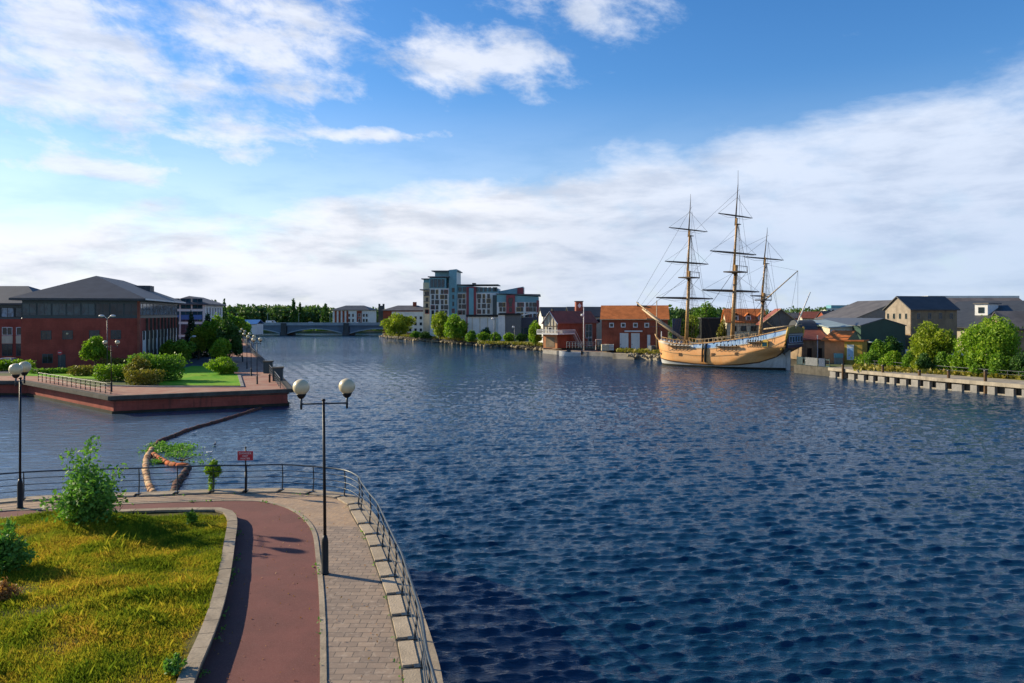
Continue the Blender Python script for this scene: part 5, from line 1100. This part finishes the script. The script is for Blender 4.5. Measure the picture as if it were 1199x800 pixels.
mb = MB(); mb.box(56*s_,72*s_,-.06,-.004,zz(382.5,Y_),zz(382,Y_)); mb.build('pipe', M['greymetal'], r); mb = MB(); mb.box(41*s_,43*s_,5,6,e_+3.0,e_+4.2); mb.build('chimney', M['black'], r)
# landing stages, posts, boat
def poles(name, label, cat, px, Yp, pyb, pyt, m_='white', r0=.1, ball=None, z0=ZB):
    x = PX(px,Yp); rt = thing(name, label, cat, (x,Yp,z0)); h = HH(pyt,Yp)-z0
    mb = MB(); mb.tube((0,0,-.3),(0,0,h), r0*1.3, r0*.7, 8); mb.build('pole', M[m_], rt, True)
    if ball: mb = MB(); mb.ball((-.4,0,h-ball), .42, 10, (1,1,.8)); mb.path([(0,0,h-ball+.2),(-.4,0,h-ball+.3)], .05, 5); mb.build('lamp_head', M['white'], rt, True)
    return rt
poles('flagpole', 'white flagpole with a lamp before the maroon roofed boathouse', 'flagpole', 684, 198, 409, 360, 'white', .13, 2.0)
poles('mast_post', 'tall pale mast post with a bracket left of the ship bow', 'post', 769.5, 182, 402, 352, 'sparpale', .14)
poles('white_post', 'short white post between the tall mast post and the bow', 'post', 775, 180, 406, 388, 'white', .12)
poles('jetty_pole', 'thin dark pole at the end of the rough landing before the boathouses', 'post', 699, 196, 413, 398, 'wood', .08)
mb = MB(); x0 = PX(698,194); r = thing('goal_frame', 'white hoist frame standing on the bank by the boathouse', 'frame', (x0,194,ZB)); mb.path([(0,0,0),(0,0,2.6),(2.0,0,2.6),(2.0,0,0)], .09, 4); mb.build('frame', M['greywhite'], r)
ln2 = [(PX(664+i*3.4,197),197) for i in range(12)]; railing('bank_railing', 'pale slim railing on the bank below the maroon roofed boathouse', ln2, ZB+.3, M['parapet'], [1.6,1.1,.6], .05, .04, bent=False, sm=1, post_r=.05)
area('landing_slab', [(PX(636,207),207),(PX(652,201),200),(PX(690,198),194.5),(PX(720,190),190),(PX(718,196),196),(PX(650,210),210)], -1, 1.0, 'palestone', 'concrete2')
area('slipway', [(PX(719,183.5),183.5),(PX(747,180),179.5),(PX(772,174),173),(PX(776,182),183),(PX(745,188),190),(PX(722,190),190)], -1, .85, 'mud', 'concrete')
area('jetty', [(PX(718,181),181.5),(PX(743,178),178),(PX(742,181),181),(PX(722,184),184)], -.8, 1.25, 'palestone', 'concrete')
rgb = random.Random(9); mb = MB()
for i in range(70): t_ = rgb.random(); p = (PX(735+t_*45,178-t_*6), 176.5-t_*6+rgb.uniform(0,6)); mb.ball((p[0],p[1],.75+rgb.uniform(0,.5)), rgb.uniform(.15,.5), 6, (1,.8,.6))
tag(mb.build('rubble', M['mud']), 'loose stones on the slope in front of the ship bow', 'rubble', kind='stuff')
def rowboat(label, x, y, z, rz, sc=1, m_='white'):
    r = thing('motor_boat', label, 'boat', (x,y,z), rz); mb = MB(); N = 14; vs = []
    for i in range(N+1):
        t_ = i/N; b_ = 1.05*sc*(1-max(0,(t_-.45)/.55)**2.2); zt_ = .75*sc+.35*sc*t_**2; x_ = (t_*5-2.5)*sc
        vs += [(x_,-b_,zt_),(x_,-b_*.7,-.1),(x_,b_*.7,-.1),(x_,b_,zt_)]
    mb.add(vs, [f for i in range(N) for f in ((4*i,4*i+4,4*i+5,4*i+1),(4*i+1,4*i+5,4*i+6,4*i+2),(4*i+2,4*i+6,4*i+7,4*i+3))]+[(0,1,2,3)]); mb.build('hull', M[m_], r)
    mb = MB(); vs = []
    for i in range(N+1): t_ = i/N; b_ = 1.0*sc*(1-max(0,(t_-.45)/.55)**2.2); vs += [((t_*5-2.5)*sc,-b_,.6*sc+.3*sc*t_**2),((t_*5-2.5)*sc,b_,.6*sc+.3*sc*t_**2)]
    mb.add(vs, [(2*i,2*i+1,2*i+3,2*i+2) for i in range(N)]); mb.build('deck', M['cream'], r)
    mb = MB(); mb.add([(-.2*sc,-.7*sc,.7*sc),(1.2*sc,-.5*sc,.8*sc),(1.2*sc,.5*sc,.8*sc),(-.2*sc,.7*sc,.7*sc),(-.2*sc,-.6*sc,1.35*sc),(.5*sc,-.45*sc,1.3*sc),(.5*sc,.45*sc,1.3*sc),(-.2*sc,.6*sc,1.35*sc)], [(0,1,5,4),(1,2,6,5),(2,3,7,6),(3,0,4,7),(4,5,6,7)]); mb.build('cabin', M['glass'], r)
    mb = MB(); mb.box(-2.9*sc,-2.5*sc,-.18,.18,.2,1.1*sc); mb.build('outboard_motor', M['black'], r); return r
rowboat('white motor boat moored below the boathouse balcony', PX(668,193), 193, .1, R(170), 1.1)
rowboat('small white dinghy pulled up beside the orange boathouse', PX(757,187), 187, ZB, R(20), .6); 
# clutter by the slip
for i, (px, Y, m_, lb) in enumerate(((709,190,'cream','pale crate on the bank under the long boathouse'),(714,191,'greywhite','grey white crate beside the pale crate'),(765,183,'greymetal','grey bin cage at the foot of the mast post'))):
    r = thing('crate', lb, 'crate', (PX(px,Y),Y,ZB), .2*i); mb = MB()
    for k in range(4): mb.box(-.9,.9,-.7,.7,.05+k*.38,.36+k*.38)
    for a in (-.85,.85):
        for b in (-.65,.65): mb.box(a-.06,a+.06,b-.06,b+.06,0,1.6)
    mb.build('slats', M[m_], r)
# ------------------------------------------------------------------ buildings behind and right of the ship
Y_ = 185; s_ = Y_/FP; r = bld('visitor_house', 'cream house with an orange roof and three dormers behind the ship', 'house', (PX(852,Y_),Y_), R(-8), ZB); wd = 44*s_; e_ = zz(377,Y_)
mb = MB(); mb.box(0,wd,0,9,0,e_); mb.build('wall', M['cream'], r); mb = gable(0,wd,0,9,e_,3.0,.4,'x'); mb.build('roof', M['tile'], r); gablewall(.03,wd-.03,.03,8.97,e_-.3,e_,2.85,'x').build('gable_end', M['cream'], r)
for k in range(3):
    xx = 1.5+k*2.9; mb = MB(); mb.box(xx,xx+1.2,.3,2.6,e_+.2,e_+1.5); d_ = mb.build('dormer', M['white'], r); mb = gable(xx,xx+1.2,.3,3.4,e_+1.5,.6,.25,'y',.12,.3); mb.build('roof', M['tile'], d_); mb = MB(); mb.box(xx+.25,xx+.95,.27,.296,e_+.5,e_+1.3); mb.build('pane', M['glass'], d_)
front(r, [1.5,3.8,6.1], [zz(388,Y_)], 1.3,1.3, fr='tealdark', mull=2)
p0 = (PX(893,174),174); r = bld('gabled_house', 'house with a broad grey slated gable right of the dormered house', 'house', p0, R(-12), ZB); e_ = zz(379,174)
gablewall(0,8.0,0,10,0,e_,3.2,'y').build('wall', M['slate2'], r); gable(0,8.0,0,10,e_,3.2,.5,'y').build('roof', M['tiledark'], r)
mb = MB(); mb.path([(1.0,-.6,e_+.3),(4.6,-.6,e_-2.6),(7,-.6,e_-4.2)], .13, 4); mb.path([(-.4,-.42,e_-.2),(4,-.42,e_+3.3),(8.4,-.42,e_-.2)], .12, 4); mb.build('bargeboard', M['sparpale'], r)
front(r, [2,4,6], [1.2], 1.1,1.6)
r = bld('black_shed', 'black flat roofed shed under the trees behind the foremast', 'shed', (PX(822,210),210), 0, ZB); mb = MB(); mb.box(0,6.0,0,6,0,zz(373,210)); mb.build('wall', M['black'], r); mb = MB(); mb.box(-.3,6.3,-.3,6.3,zz(373,210),zz(372,210)); mb.build('roof', M['slate2'], r)
r = bld('navy_board', 'dark blue hoarding between the orange boathouse and trees', 'hoarding', (PX(788,215),215), 0, ZB); mb = MB(); mb.box(0,2.4,0,.3,2.2,zz(373,215)); mb.build('board', M['hullnavy'], r); mb = MB(); mb.box(.2,.35,.1,.25,0,2.2); mb.box(2.0,2.15,.1,.25,0,2.2); mb.build('leg', M['wood'], r)
# sheds on the quay right of the stern
Y_ = 150; s_ = Y_/FP; r = bld('quay_shed', 'tan quay shed with maroon lean roof and a dark barrel top', 'shed', (PX(940,Y_),Y_), 0, ZB); wd = 29*s_; e_ = zz(398,Y_)
mb = MB(); mb.box(0,wd,0,9,0,e_); mb.build('wall', M['tan'], r)
mb = MB(); mb.add([(-.4,-.5,e_-.1),(wd+.4,-.5,e_-.1),(wd+.2,4.5,e_+2.0),(.2,4.5,e_+2.0),(-.4,-.5,e_+.08),(wd+.4,-.5,e_+.08),(wd+.2,4.5,e_+2.2),(.2,4.5,e_+2.2)],[(0,1,2,3),(4,5,6,7),(0,1,5,4),(1,2,6,5),(2,3,7,6),(3,0,4,7)]); mb.build('roof', M['tiledark'], r)
mb = MB(); K = 14; vs = []
for i in range(K+1): a = math.pi*i/K; vs += [(.8,7-3.4*math.cos(a),e_+.8+3.0*math.sin(a)),(wd-.2,7-3.4*math.cos(a),e_+.8+3.0*math.sin(a))]
mb.add(vs, [(2*i,2*i+1,2*i+3,2*i+2) for i in range(K)]+[tuple(range(0,2*K+2,2)), tuple(range(1,2*K+2,2))[::-1]]); mb.build('barrel_roof', M['slate'], r)
front(r, [1.4,3.4], [.4], .9, 2.0, fr='wood', gl='black')
mb = MB(); mb.tube((2.8,-.4,0),(2.8,-.4,e_+.9), .09,.09,6); mb.build('post', M['white'], r)
Y_ = 142; s_ = Y_/FP; r = bld('ticket_hut', 'small salmon hut with bright orange roof and yellow front', 'hut', (PX(966,Y_),Y_), R(-34), ZB); e_ = zz(398.5,Y_); wd = 35*s_
mb = MB(); mb.box(0,wd*.64,0,5,0,e_); mb.build('wall', M['salmon'], r); mb = MB(); mb.box(wd*.64+.003,wd+1.0,-.6,4.4,0,e_-.1); mb.build('porch', M['mustard'], r)
mb = MB(); mb.add([(-.5,-.6,e_-.12),(wd*.72,-.6,e_-.12),(wd*.86,2.8,e_+1.6),(.9,2.8,e_+1.6),(-.5,-.6,e_+.1),(wd*.72,-.6,e_+.1),(wd*.86,2.8,e_+1.8),(.9,2.8,e_+1.8),(wd*.86,5.5,e_),(.9,5.5,e_)],[(0,1,2,3),(4,5,6,7),(0,1,5,4),(1,2,6,5),(3,0,4,7),(7,6,8,9)]); mb.build('roof', M['tile'], r)
mb = MB(); mb.add([(wd*.72,-.58,e_),(wd*.86,2.8,e_+1.6),(wd*1.0,2.8,e_),],[(0,1,2)]); mb.build('gable_end', M['olive'], r)
mb = MB(); mb.box(wd*.64-.3,wd+1.3,-.9,4.6,e_-.1,e_+.12); mb.build('porch_roof', M['tile'], r)
mb = MB(); mb.box(wd*.72,wd*.93,-.72,-.604,.7,e_-.7); ps = mb.build('poster', M['greywhite'], r); mb = MB(); mb.box(wd*.74,wd*.91,-.74,-.722,.9,e_-1.3); mb.build('poster_print', M['hullblue'], ps)
r = bld('info_cabinet', 'green topped cabinet on the quay left of the yellow porch', 'cabinet', (PX(979,139),139), 0, ZB); mb = MB(); mb.box(0,1.3,0,.7,0,1.1); mb.build('body', M['concrete2'], r); mb = MB(); mb.box(-.05,1.35,-.05,.75,1.1,1.9); mb.build('top', M['tealclad'], r)
# big warehouses
c0 = (PX(1008.5,148),148); r = bld('green_warehouse', 'warehouse with a dark green corrugated gable and cream lit side', 'warehouse', c0, R(4), ZB); wd = 8.9; e_ = zz(381.5,148)
gablewall(0,wd,0,22,0,e_,1.3,'y').build('wall', M['greenclad'], r); gable(0,wd,0,22,e_,1.3,.2,'y',.15,.15).build('roof', M['greymetal'], r)
mb = MB(); mb.box(-4.6,-.003,3.2,14,0,e_-.3); sd_ = mb.build('side_wing', M['cream'], r); mb = MB(); mb.add([(-5,2.9,e_-.5),(0,2.9,e_-.3),(0,14.3,e_+.9),(-5,14.3,e_+.7),(-5,2.9,e_-.3),(0,2.9,e_-.1),(0,14.3,e_+1.1),(-5,14.3,e_+.9)],[(0,1,2,3),(4,5,6,7),(0,1,5,4),(1,2,6,5),(2,3,7,6),(3,0,4,7)]); mb.build('roof', M['parapet'], sd_)
for k in range(4): window(r, -4.0+k*1.05, 3.196, e_-1.6, .7, .7, 0, fr='white', gl='glasslite')
mb = MB(); mb.box(1.2,6.5,-2.4,-.005,e_-3.2,e_-3.0); mb.build('canopy', M['parapet'], r)
C0 = (PX(1067,155),155); a_ = math.atan2(.22,.97); r = bld('stone_warehouse', 'beige stone gabled warehouse with a dark slate roof and small windows', 'warehouse', C0, a_, ZB); e_ = zz(362,155)
gablewall(0,11,0,7.4,0,e_,2.5,'x').build('wall', M['tan'], r)
mb = MB(); mb.add([(-.04,.1,5),(-.04,7.3,5),(-.04,7.3,e_),(-.04,3.7,e_+2.4),(-.04,.1,e_),(-.004,.1,5),(-.004,7.3,5),(-.004,7.3,e_),(-.004,3.7,e_+2.4),(-.004,.1,e_)],[(0,4,3,2,1)]+[(i,(i+1)%5,(i+1)%5+5,i+5) for i in range(5)]); mb.build('gable_face', M['stone'], r)
gable(0,11,0,7.4,e_,2.5,.4,'x').build('roof', M['slate'], r)
for k in range(4): window(r, -.045, 6.5-k*1.75, e_-2.0, .5, 1.1, R(-90), fr='tealdark')
front(r, [1.8,4.4,7.0,9.6], [e_-2.0], .7,1.2, fr='greymetal'); 
r = bld('long_shed', 'long low grey roofed shed behind the beige stone warehouse', 'shed', (PX(1000,205),205), R(6), ZB); gablewall(0,26,0,20,0,zz(374,205),5.0,'y').build('wall', M['greymetal'], r); gable(0,26,0,20,zz(374,205),5.0,.4,'y').build('roof', M['slate2'], r)
c0 = (PX(1082,172),172); r = bld('slate_warehouse', 'wide warehouse with a large dark shallow roof and white dormer', 'warehouse', c0, R(-53), ZB); e_ = zz(382.5,172)
mb = MB(); mb.box(0,36,0,36,0,e_); mb.build('wall', M['cream'], r); rf = gable(0,36,0,36,e_,5.6,.8,'x').build('roof', M['slate'], r); gablewall(.03,35.97,.03,35.97,e_-.5,e_,5.4,'x').build('gable_end', M['greymetal'], r)
mb = MB(); mb.box(7.6,10.2,7.4,13,e_+2.0,e_+5.0); d_ = mb.build('dormer', M['white'], r); window(d_, 8.9, 7.396, e_+3.0, 1.2, 1.3, 0, fr='tealdark')
mb = MB(); mb.box(7.3,10.5,7.1,14,e_+5.0,e_+5.25); mb.build('dormer_roof', M['slate2'], d_)
r = bld('flat_roof_hall', 'pale roofed long hall showing above the slate warehouse', 'hall', (PX(1088,270),270), 0, ZB); mb = MB(); mb.box(0,31,0,12,0,zz(351,270)); mb.build('wall', M['greymetal'], r); mb = MB(); mb.box(-.5,31.5,-.5,12,zz(351,270),zz(346.5,270)); mb.build('roof', M['greywhite'], r)
r = bld('rusty_roof_shed', 'shed with patchy brown grey roof between the stone and slate warehouses', 'shed', (PX(1088,222),222), R(-3), ZB); gablewall(0,30,0,18,0,zz(366,222),4.2,'x').build('wall', M['greymetal'], r); gable(0,30,0,18,zz(366,222),4.2,.4,'x').build('roof', mat('rusty_sheet_roof', (.22,.18,.15), .7, .4, .35, stain=.7, col2=(.12,.10,.09)), r)
r = bld('brown_roof_shed', 'brown roofed shed at the right edge in front of the slate warehouse', 'shed', (PX(1178,128),128), R(-14), ZB); gablewall(0,16,0,8,0,zz(384,128),2.6,'x').build('wall', M['tan'], r); gable(0,16,0,8,zz(384,128),2.6,.5,'x').build('roof', M['slate2'], r)
r = bld('white_office_block', 'long pale office block on the far right horizon', 'office', (PX(968,820),820), 0, 3); mb = MB(); mb.box(0,44,0,14,0,HH(361,820)-3); mb.build('wall', M['greywhite'], r); mb = MB(); mb.box(5,45,-.5,13,HH(361,820)-3,HH(357.5,820)-3); mb.build('roof_storey', M['tealclad'], r)
for k in range(10): window(r, 3+k*4.2, -.004, HH(365,820)-3, 2.8, 2.2, 0, fr='tealdark', th=.3)
hr = random.Random(14)
for i, (px, Y, w_, m1, m2, lb) in enumerate(((940,330,10,'cream','tiledark','cream cottage with a maroon roof beyond the quay shed'),(953,380,9,'white','slate2','white house with grey roof among trees beyond the barrel shed'),(968,300,9,'redbrick2','slate','brick house with dark roof beyond the orange hut'),(985,350,11,'cream','tile','cream house with orange roof behind the green warehouse'),(1003,420,12,'greywhite','slate2','pale house left of the long grey shed'),(925,400,10,'redbrick2','slate2','far brick house behind the ship stern'),(636,240,9,'greywhite','slate','pale shed with dark roof right of the glass pavilion'),(668,225,12,'cream','slate','cream house with dark roof showing behind the square tower'))):
    h_ = max(3.5, HH(372.5,Y)-ZB) if Y > 250 else zz(364,Y)-1.6; r = bld('house', lb, 'house', (PX(px,Y),Y), R(hr.uniform(-15,15)), ZB); gablewall(0,w_,0,8,0,h_,2.6).build('wall', M[m1], r); gable(0,w_,0,8,h_,2.6,.4).build('roof', M[m2], r); front(r, [w_*.25,w_*.7], [h_-2], 1.2,1.2)
# ------------------------------------------------------------------ right quay
qe = [(50.6,138),(53.6,128.6),(60,108.5),(65,97.8),(76,74),(90,40)]
qo = offset(qe[1:], -.0)
deck_in = offset(qe[1:], 4.4)
nn = norms(qe); 
side = 1 if (qe[1][0]+nn[1][0]*3) > qe[1][0] else -1
a_ = offset(qe[1:], side*-.9); b_ = offset(qe[1:], side*5.2)
ribbon('quay_deck', b_, a_, 1.12, ZB+.12, 'concrete')
ribbon('quay_toe', b_, offset(qe[1:], side*-.62), -1.5, .15, 'concrete')
mb = MB(); cum = 0; lines = offset(qe[1:], side*-.55)
for i in range(len(lines)-1):
    (x0,y0),(x1,y1) = lines[i], lines[i+1]; l_ = math.hypot(x1-x0,y1-y0); n_ = int(l_/2.1); an = math.atan2(y1-y0,x1-x0)
    for k in range(n_): f = (k+.5)/n_; rr_ = random.Random(k*7+i); mb.rbox((x0+(x1-x0)*f, y0+(y1-y0)*f, .1+rr_.uniform(-.06,.06)),(1.15+rr_.uniform(-.25,.3),.6,1.7), an)
tag(mb.build('quay_supports', M['concrete2']), kind='structure')
for k, (f, sc) in enumerate(((.10,1),(.32,1.1),(.50,1.0),(.63,1.1),(.78,1.2))):
    x_ = 53.6+(66.6-53.6)*f-side*0; y_ = 128.6+(94.5-128.6)*f; xx, yy = x_-1.2*1, y_-.45; r = thing('mooring_pile', ['farthest','second farthest','middle','second nearest','nearest'][k]+' dark timber pile along the pale quay face', 'pile', (xx,yy,-1), 0, 'timber piles along the right quay')
    mb = MB(); mb.tube((0,0,0),(0,0,3.3*sc), .22,.2,8); mb.build('shaft', M['wood'], r); mb = MB(); mb.tube((0,0,3.3*sc),(0,0,3.42*sc), .27,.22,8); mb.build('cap', M['black'], r)
gq = offset(qe[1:], side*5.25); gq2 = offset(qe[1:], side*10.5)
ribbon('grass_strip', gq2, gq, ZB-.1, ZB+.1, 'rough')
fl = smooth_line(offset(qe[1:], side*6.6), 6)[:22]; railing('bank_railing', 'thin grey railing along the grass strip behind the right quay', fl, ZB+.1, M['greymetal'], [1.1,.6], .03, .02, bent=False, sm=1, post_r=.04)
# banner panels on the dark quay
pq = [(50.9,137.2),(53.5,129.3)]
r = thing('quay_hoarding', 'dark quay fence hung with blue and pale banner panels under the stern', 'fence', (pq[0][0],pq[0][1],ZB), math.atan2(pq[1][1]-pq[0][1],pq[1][0]-pq[0][0]))
mb = MB(); mb.box(0,8.3,-.05,.05,.05,.25); mb.box(0,8.3,-.05,.05,1.2,1.35)
for k in range(9): mb.box(k*1.03-.05,k*1.03+.05,-.06,.06,0,1.5)
mb.build('frame', M['tealdark'], r)
for x0, x1, m_ in ((.2,1.6,'tealdark'),(2.3,5.4,'greymetal'),(5.7,7.2,'hullnavy')): mb = MB(); mb.box(x0,x1,-.12,-.063,.1,1.45); mb.build('panel', M[m_], r)
for k in range(2):
    x_, y_ = 52.3+k*1.2, 136.5-k*3.4; r = thing('bollard', ['dark iron bollard on the shaded quay nearest the stern','dark iron bollard on the shaded quay before the orange roofed hut'][k], 'bollard', (x_,y_,ZB)); mb = MB(); mb.lathe([(.3,0),(.2,.3),(.18,.7),(.34,.85),(.3,1.0),(.1,1.05)], n=10); mb.build('shaft', M['black'], r, True)
for i, (px, Y, lb, c_, v_) in enumerate(((1050,150,'white van parked before the green warehouse','carwhite',True),(1112,146,'white van glimpsed between the two big bank trees','carwhite',True),(1178,130,'silver car glimpsed below the largest bank tree','carsilver',False))): car(lb, PX(px,Y), Y, ZB, R(170), c_, v_, 'vehicles behind the right bank shrubs')
# mooring line and gangway
mb = MB(); r = thing('gangway', 'slim gangway leading from the bank to the ship behind the waist', 'gangway', (46.5,160.5,ZB)); mb.add([(0,0,0),(1.2,-.8,0),(-1.2,-5.4,2.6),(-2.4,-4.6,2.6),(0,0,.15),(1.2,-.8,.15),(-1.2,-5.4,2.75),(-2.4,-4.6,2.75)],[(0,1,2,3),(4,5,6,7),(0,1,5,4),(1,2,6,5),(2,3,7,6),(3,0,4,7)]); mb.build('ramp', M['wood'], r)
# ------------------------------------------------------------------ trees on the right bank
def tr_(name, label, px, Y, pyt, rpx, leaf, shape='round', n=3600, size=.3, seed=1, base=.08, z=ZB, nl=9, cat='tree'):
    tree(name, label, PX(px,Y), Y, z, HH(pyt,Y)-z, rpx*Y/FP, leaf, base, n, size, seed, shape, None, None, cat, nl=nl)
tr_('tree', 'broad yellow green tree on the right bank nearest the green warehouse', 1091, 122, 377, 29, 'willow', n=8500, size=.21, seed=71, base=.02, nl=12)
tr_('tree', 'largest rounded green tree at the right end of the bank', 1160, 113, 370.5, 41, 'bright', n=13000, size=.2, seed=72, base=.02, nl=14)
tr_('tree', 'young green tree at the left end of the bank shrubs', 1030, 134, 398, 13, 'mid', n=2600, size=.22, seed=73)
tr_('tree', 'dark green tree half hidden behind the bank shrubs by the warehouse', 1042, 144, 394, 15, 'dark', n=2600, size=.25, seed=74)
for i, (px, Y, pt, rp, lf, lb) in enumerate(((1022,130,410,12,'mid','dark green bush at the left end of the quay shrubs'),(1045,126,411,14,'bright','bright green bush second along the quay shrubs'),(1066,122,412,12,'mid','green bush left of the broad yellow green tree'),(1082,118,414,12,'dark','dark bush under the broad yellow green tree'),(1104,117,412,13,'mid','green bush between the broad tree and largest tree'),(1124,114,413,14,'bright','bright bush left of the largest tree trunk'),(1146,111,414,15,'mid','green bush under the left side of the largest tree'),(1170,108,414,16,'mid','green bush under the right side of the largest tree'),(1196,106,413,15,'dark','dark bush cut by the right edge on the bank'),(1216,106,400,18,'mid','tall bush just at the right picture edge'),(1075,118,419,8,'willow','yellow leaved bush low in front of the broad tree'))):
    tr_('shrub', lb, px, Y, pt, rp, lf, 'round', 2600, .17, 80+i, .0, cat='shrub', nl=7)
tr_('tree', 'large round willow on the far bank left of the colourful apartments', 467, 300, 366.5, 21, 'willow', n=5200, size=.42, seed=101, base=.02, nl=12)
tr_('tree', 'bright round willow in front of the apartment tower, the left one', 516, 272, 365, 14, 'willow', n=4200, size=.38, seed=102, base=.02)
tr_('tree', 'wide bright willow reaching the water before the apartments', 533, 264, 368.5, 18, 'bright', n=5200, size=.38, seed=103, base=.0, nl=12)
tr_('tree', 'rounded green tree just left of the boathouse balcony', 627, 218, 376, 10, 'bright', n=3000, size=.3, seed=104, base=.02)
tr_('tree', 'big green tree between the foremast and mainmast', 827, 215, 354.5, 19, 'mid', n=5200, size=.36, seed=105, base=.1, nl=12)
tr_('tree', 'yellow green tree right behind the foremast', 808, 190, 369, 12, 'willow', n=3000, size=.3, seed=106, base=.05)
tr_('tree', 'small yellow tree left of the dormered house', 846, 186, 374, 7, 'golden', n=1500, size=.28, seed=107, base=.05)
tr_('tree', 'dark tree between the orange boathouse and hoarding', 797, 235, 362, 13, 'dark', n=2600, size=.4, seed=108)
tr_('tree', 'small dark tree behind the glass pavilion', 640, 300, 372, 8, 'dark', n=1200, size=.5, seed=109)
for i, (px, Y, pt, rp, lf, lb) in enumerate(((552,252,387,9,'mid','low green bush right of the wide willow'),(566,248,389,9,'bright','low bright bush before the white hall'),(581,245,389.5,9,'mid','low green bush before the white hall end'),(597,242,390,9,'bright','low bright bush before the grey hall end'),(610,236,391,8,'dark','low dark bush before the glass pavilion'),(487,290,388,8,'mid','low green bush between the two large willows'),(498,286,388.5,8,'dark','low dark bush touching the apartment willow'),(570,262,383,7,'dark','dark rounded tree against the white hall wall'))):
    tr_('shrub', lb, px, Y, pt, rp, lf, 'round', 1200, .34, 120+i, .0, cat='shrub', nl=6)
rg = rnd(62)
lob = []
for k in range(46):
    f = k/45; px = 1012+(1215-1012)*f; Y = 131-26*f+rg.uniform(1.5,6); lob.append((PX(px,Y), Y, ZB+rg.uniform(.4,1.0), rg.uniform(.9,1.9), 1.1, rg.uniform(.7,1.6)))
tag(quads('undergrowth', leafquads(crown_pts(lob, 12000, rg), .19, rg), L['bright']), 'dense green undergrowth joining the shrubs along the right bank', 'undergrowth', kind='stuff')
rg = rnd(61); P = []
for a, b, Y0, Y1, k in ((560,635,238,222,1500),(450,560,330,250,1800),(722,775,186,178,700),(1000,1199,124,106,3000)):
    t_ = rg.uniform(0,1,k); Y = Y0+(Y1-Y0)*t_+rg.uniform(-2,6,k); P.append(np.stack([(a+(b-a)*t_-600)/FP*Y, Y, ZB+rg.uniform(0,.7,k)**1.3],-1))
tag(quads('bank_weeds', leafquads(np.concatenate(P), .35, rg), L['golden']), 'dry weeds and low growth along the river bank', 'weeds', kind='stuff')
# rocks along the far waterline
rgb = random.Random(4); mb = MB()
bl = [(-61,362),(-46,322),(-30,289),(-11.3,257),(0,243),(9,222),(12,211),(24,198)]
for a, b in zip(bl[:-1], bl[1:]):
    n_ = int(math.dist(a,b)/1.6)
    for k in range(n_): f = k/n_; mb.ball((a[0]+(b[0]-a[0])*f-.5+rgb.uniform(-.6,.3), a[1]+(b[1]-a[1])*f-.8, rgb.uniform(0,.5)), rgb.uniform(.4,1.0), 6, (1,1,.6))
tag(mb.build('bank_rocks', M['mud']), 'pale rocks lining the far bank at the waterline', 'rocks', kind='stuff')
for i, (px, Y, pt, lb) in enumerate(((579,240,372,'thin pale lamp post before the white hall'),(603,238,382,'short lamp post before the grey hall end'))): poles('lamp_post', lb, 'lamp post', px, Y, 400, pt, 'greymetal', .09, .3)
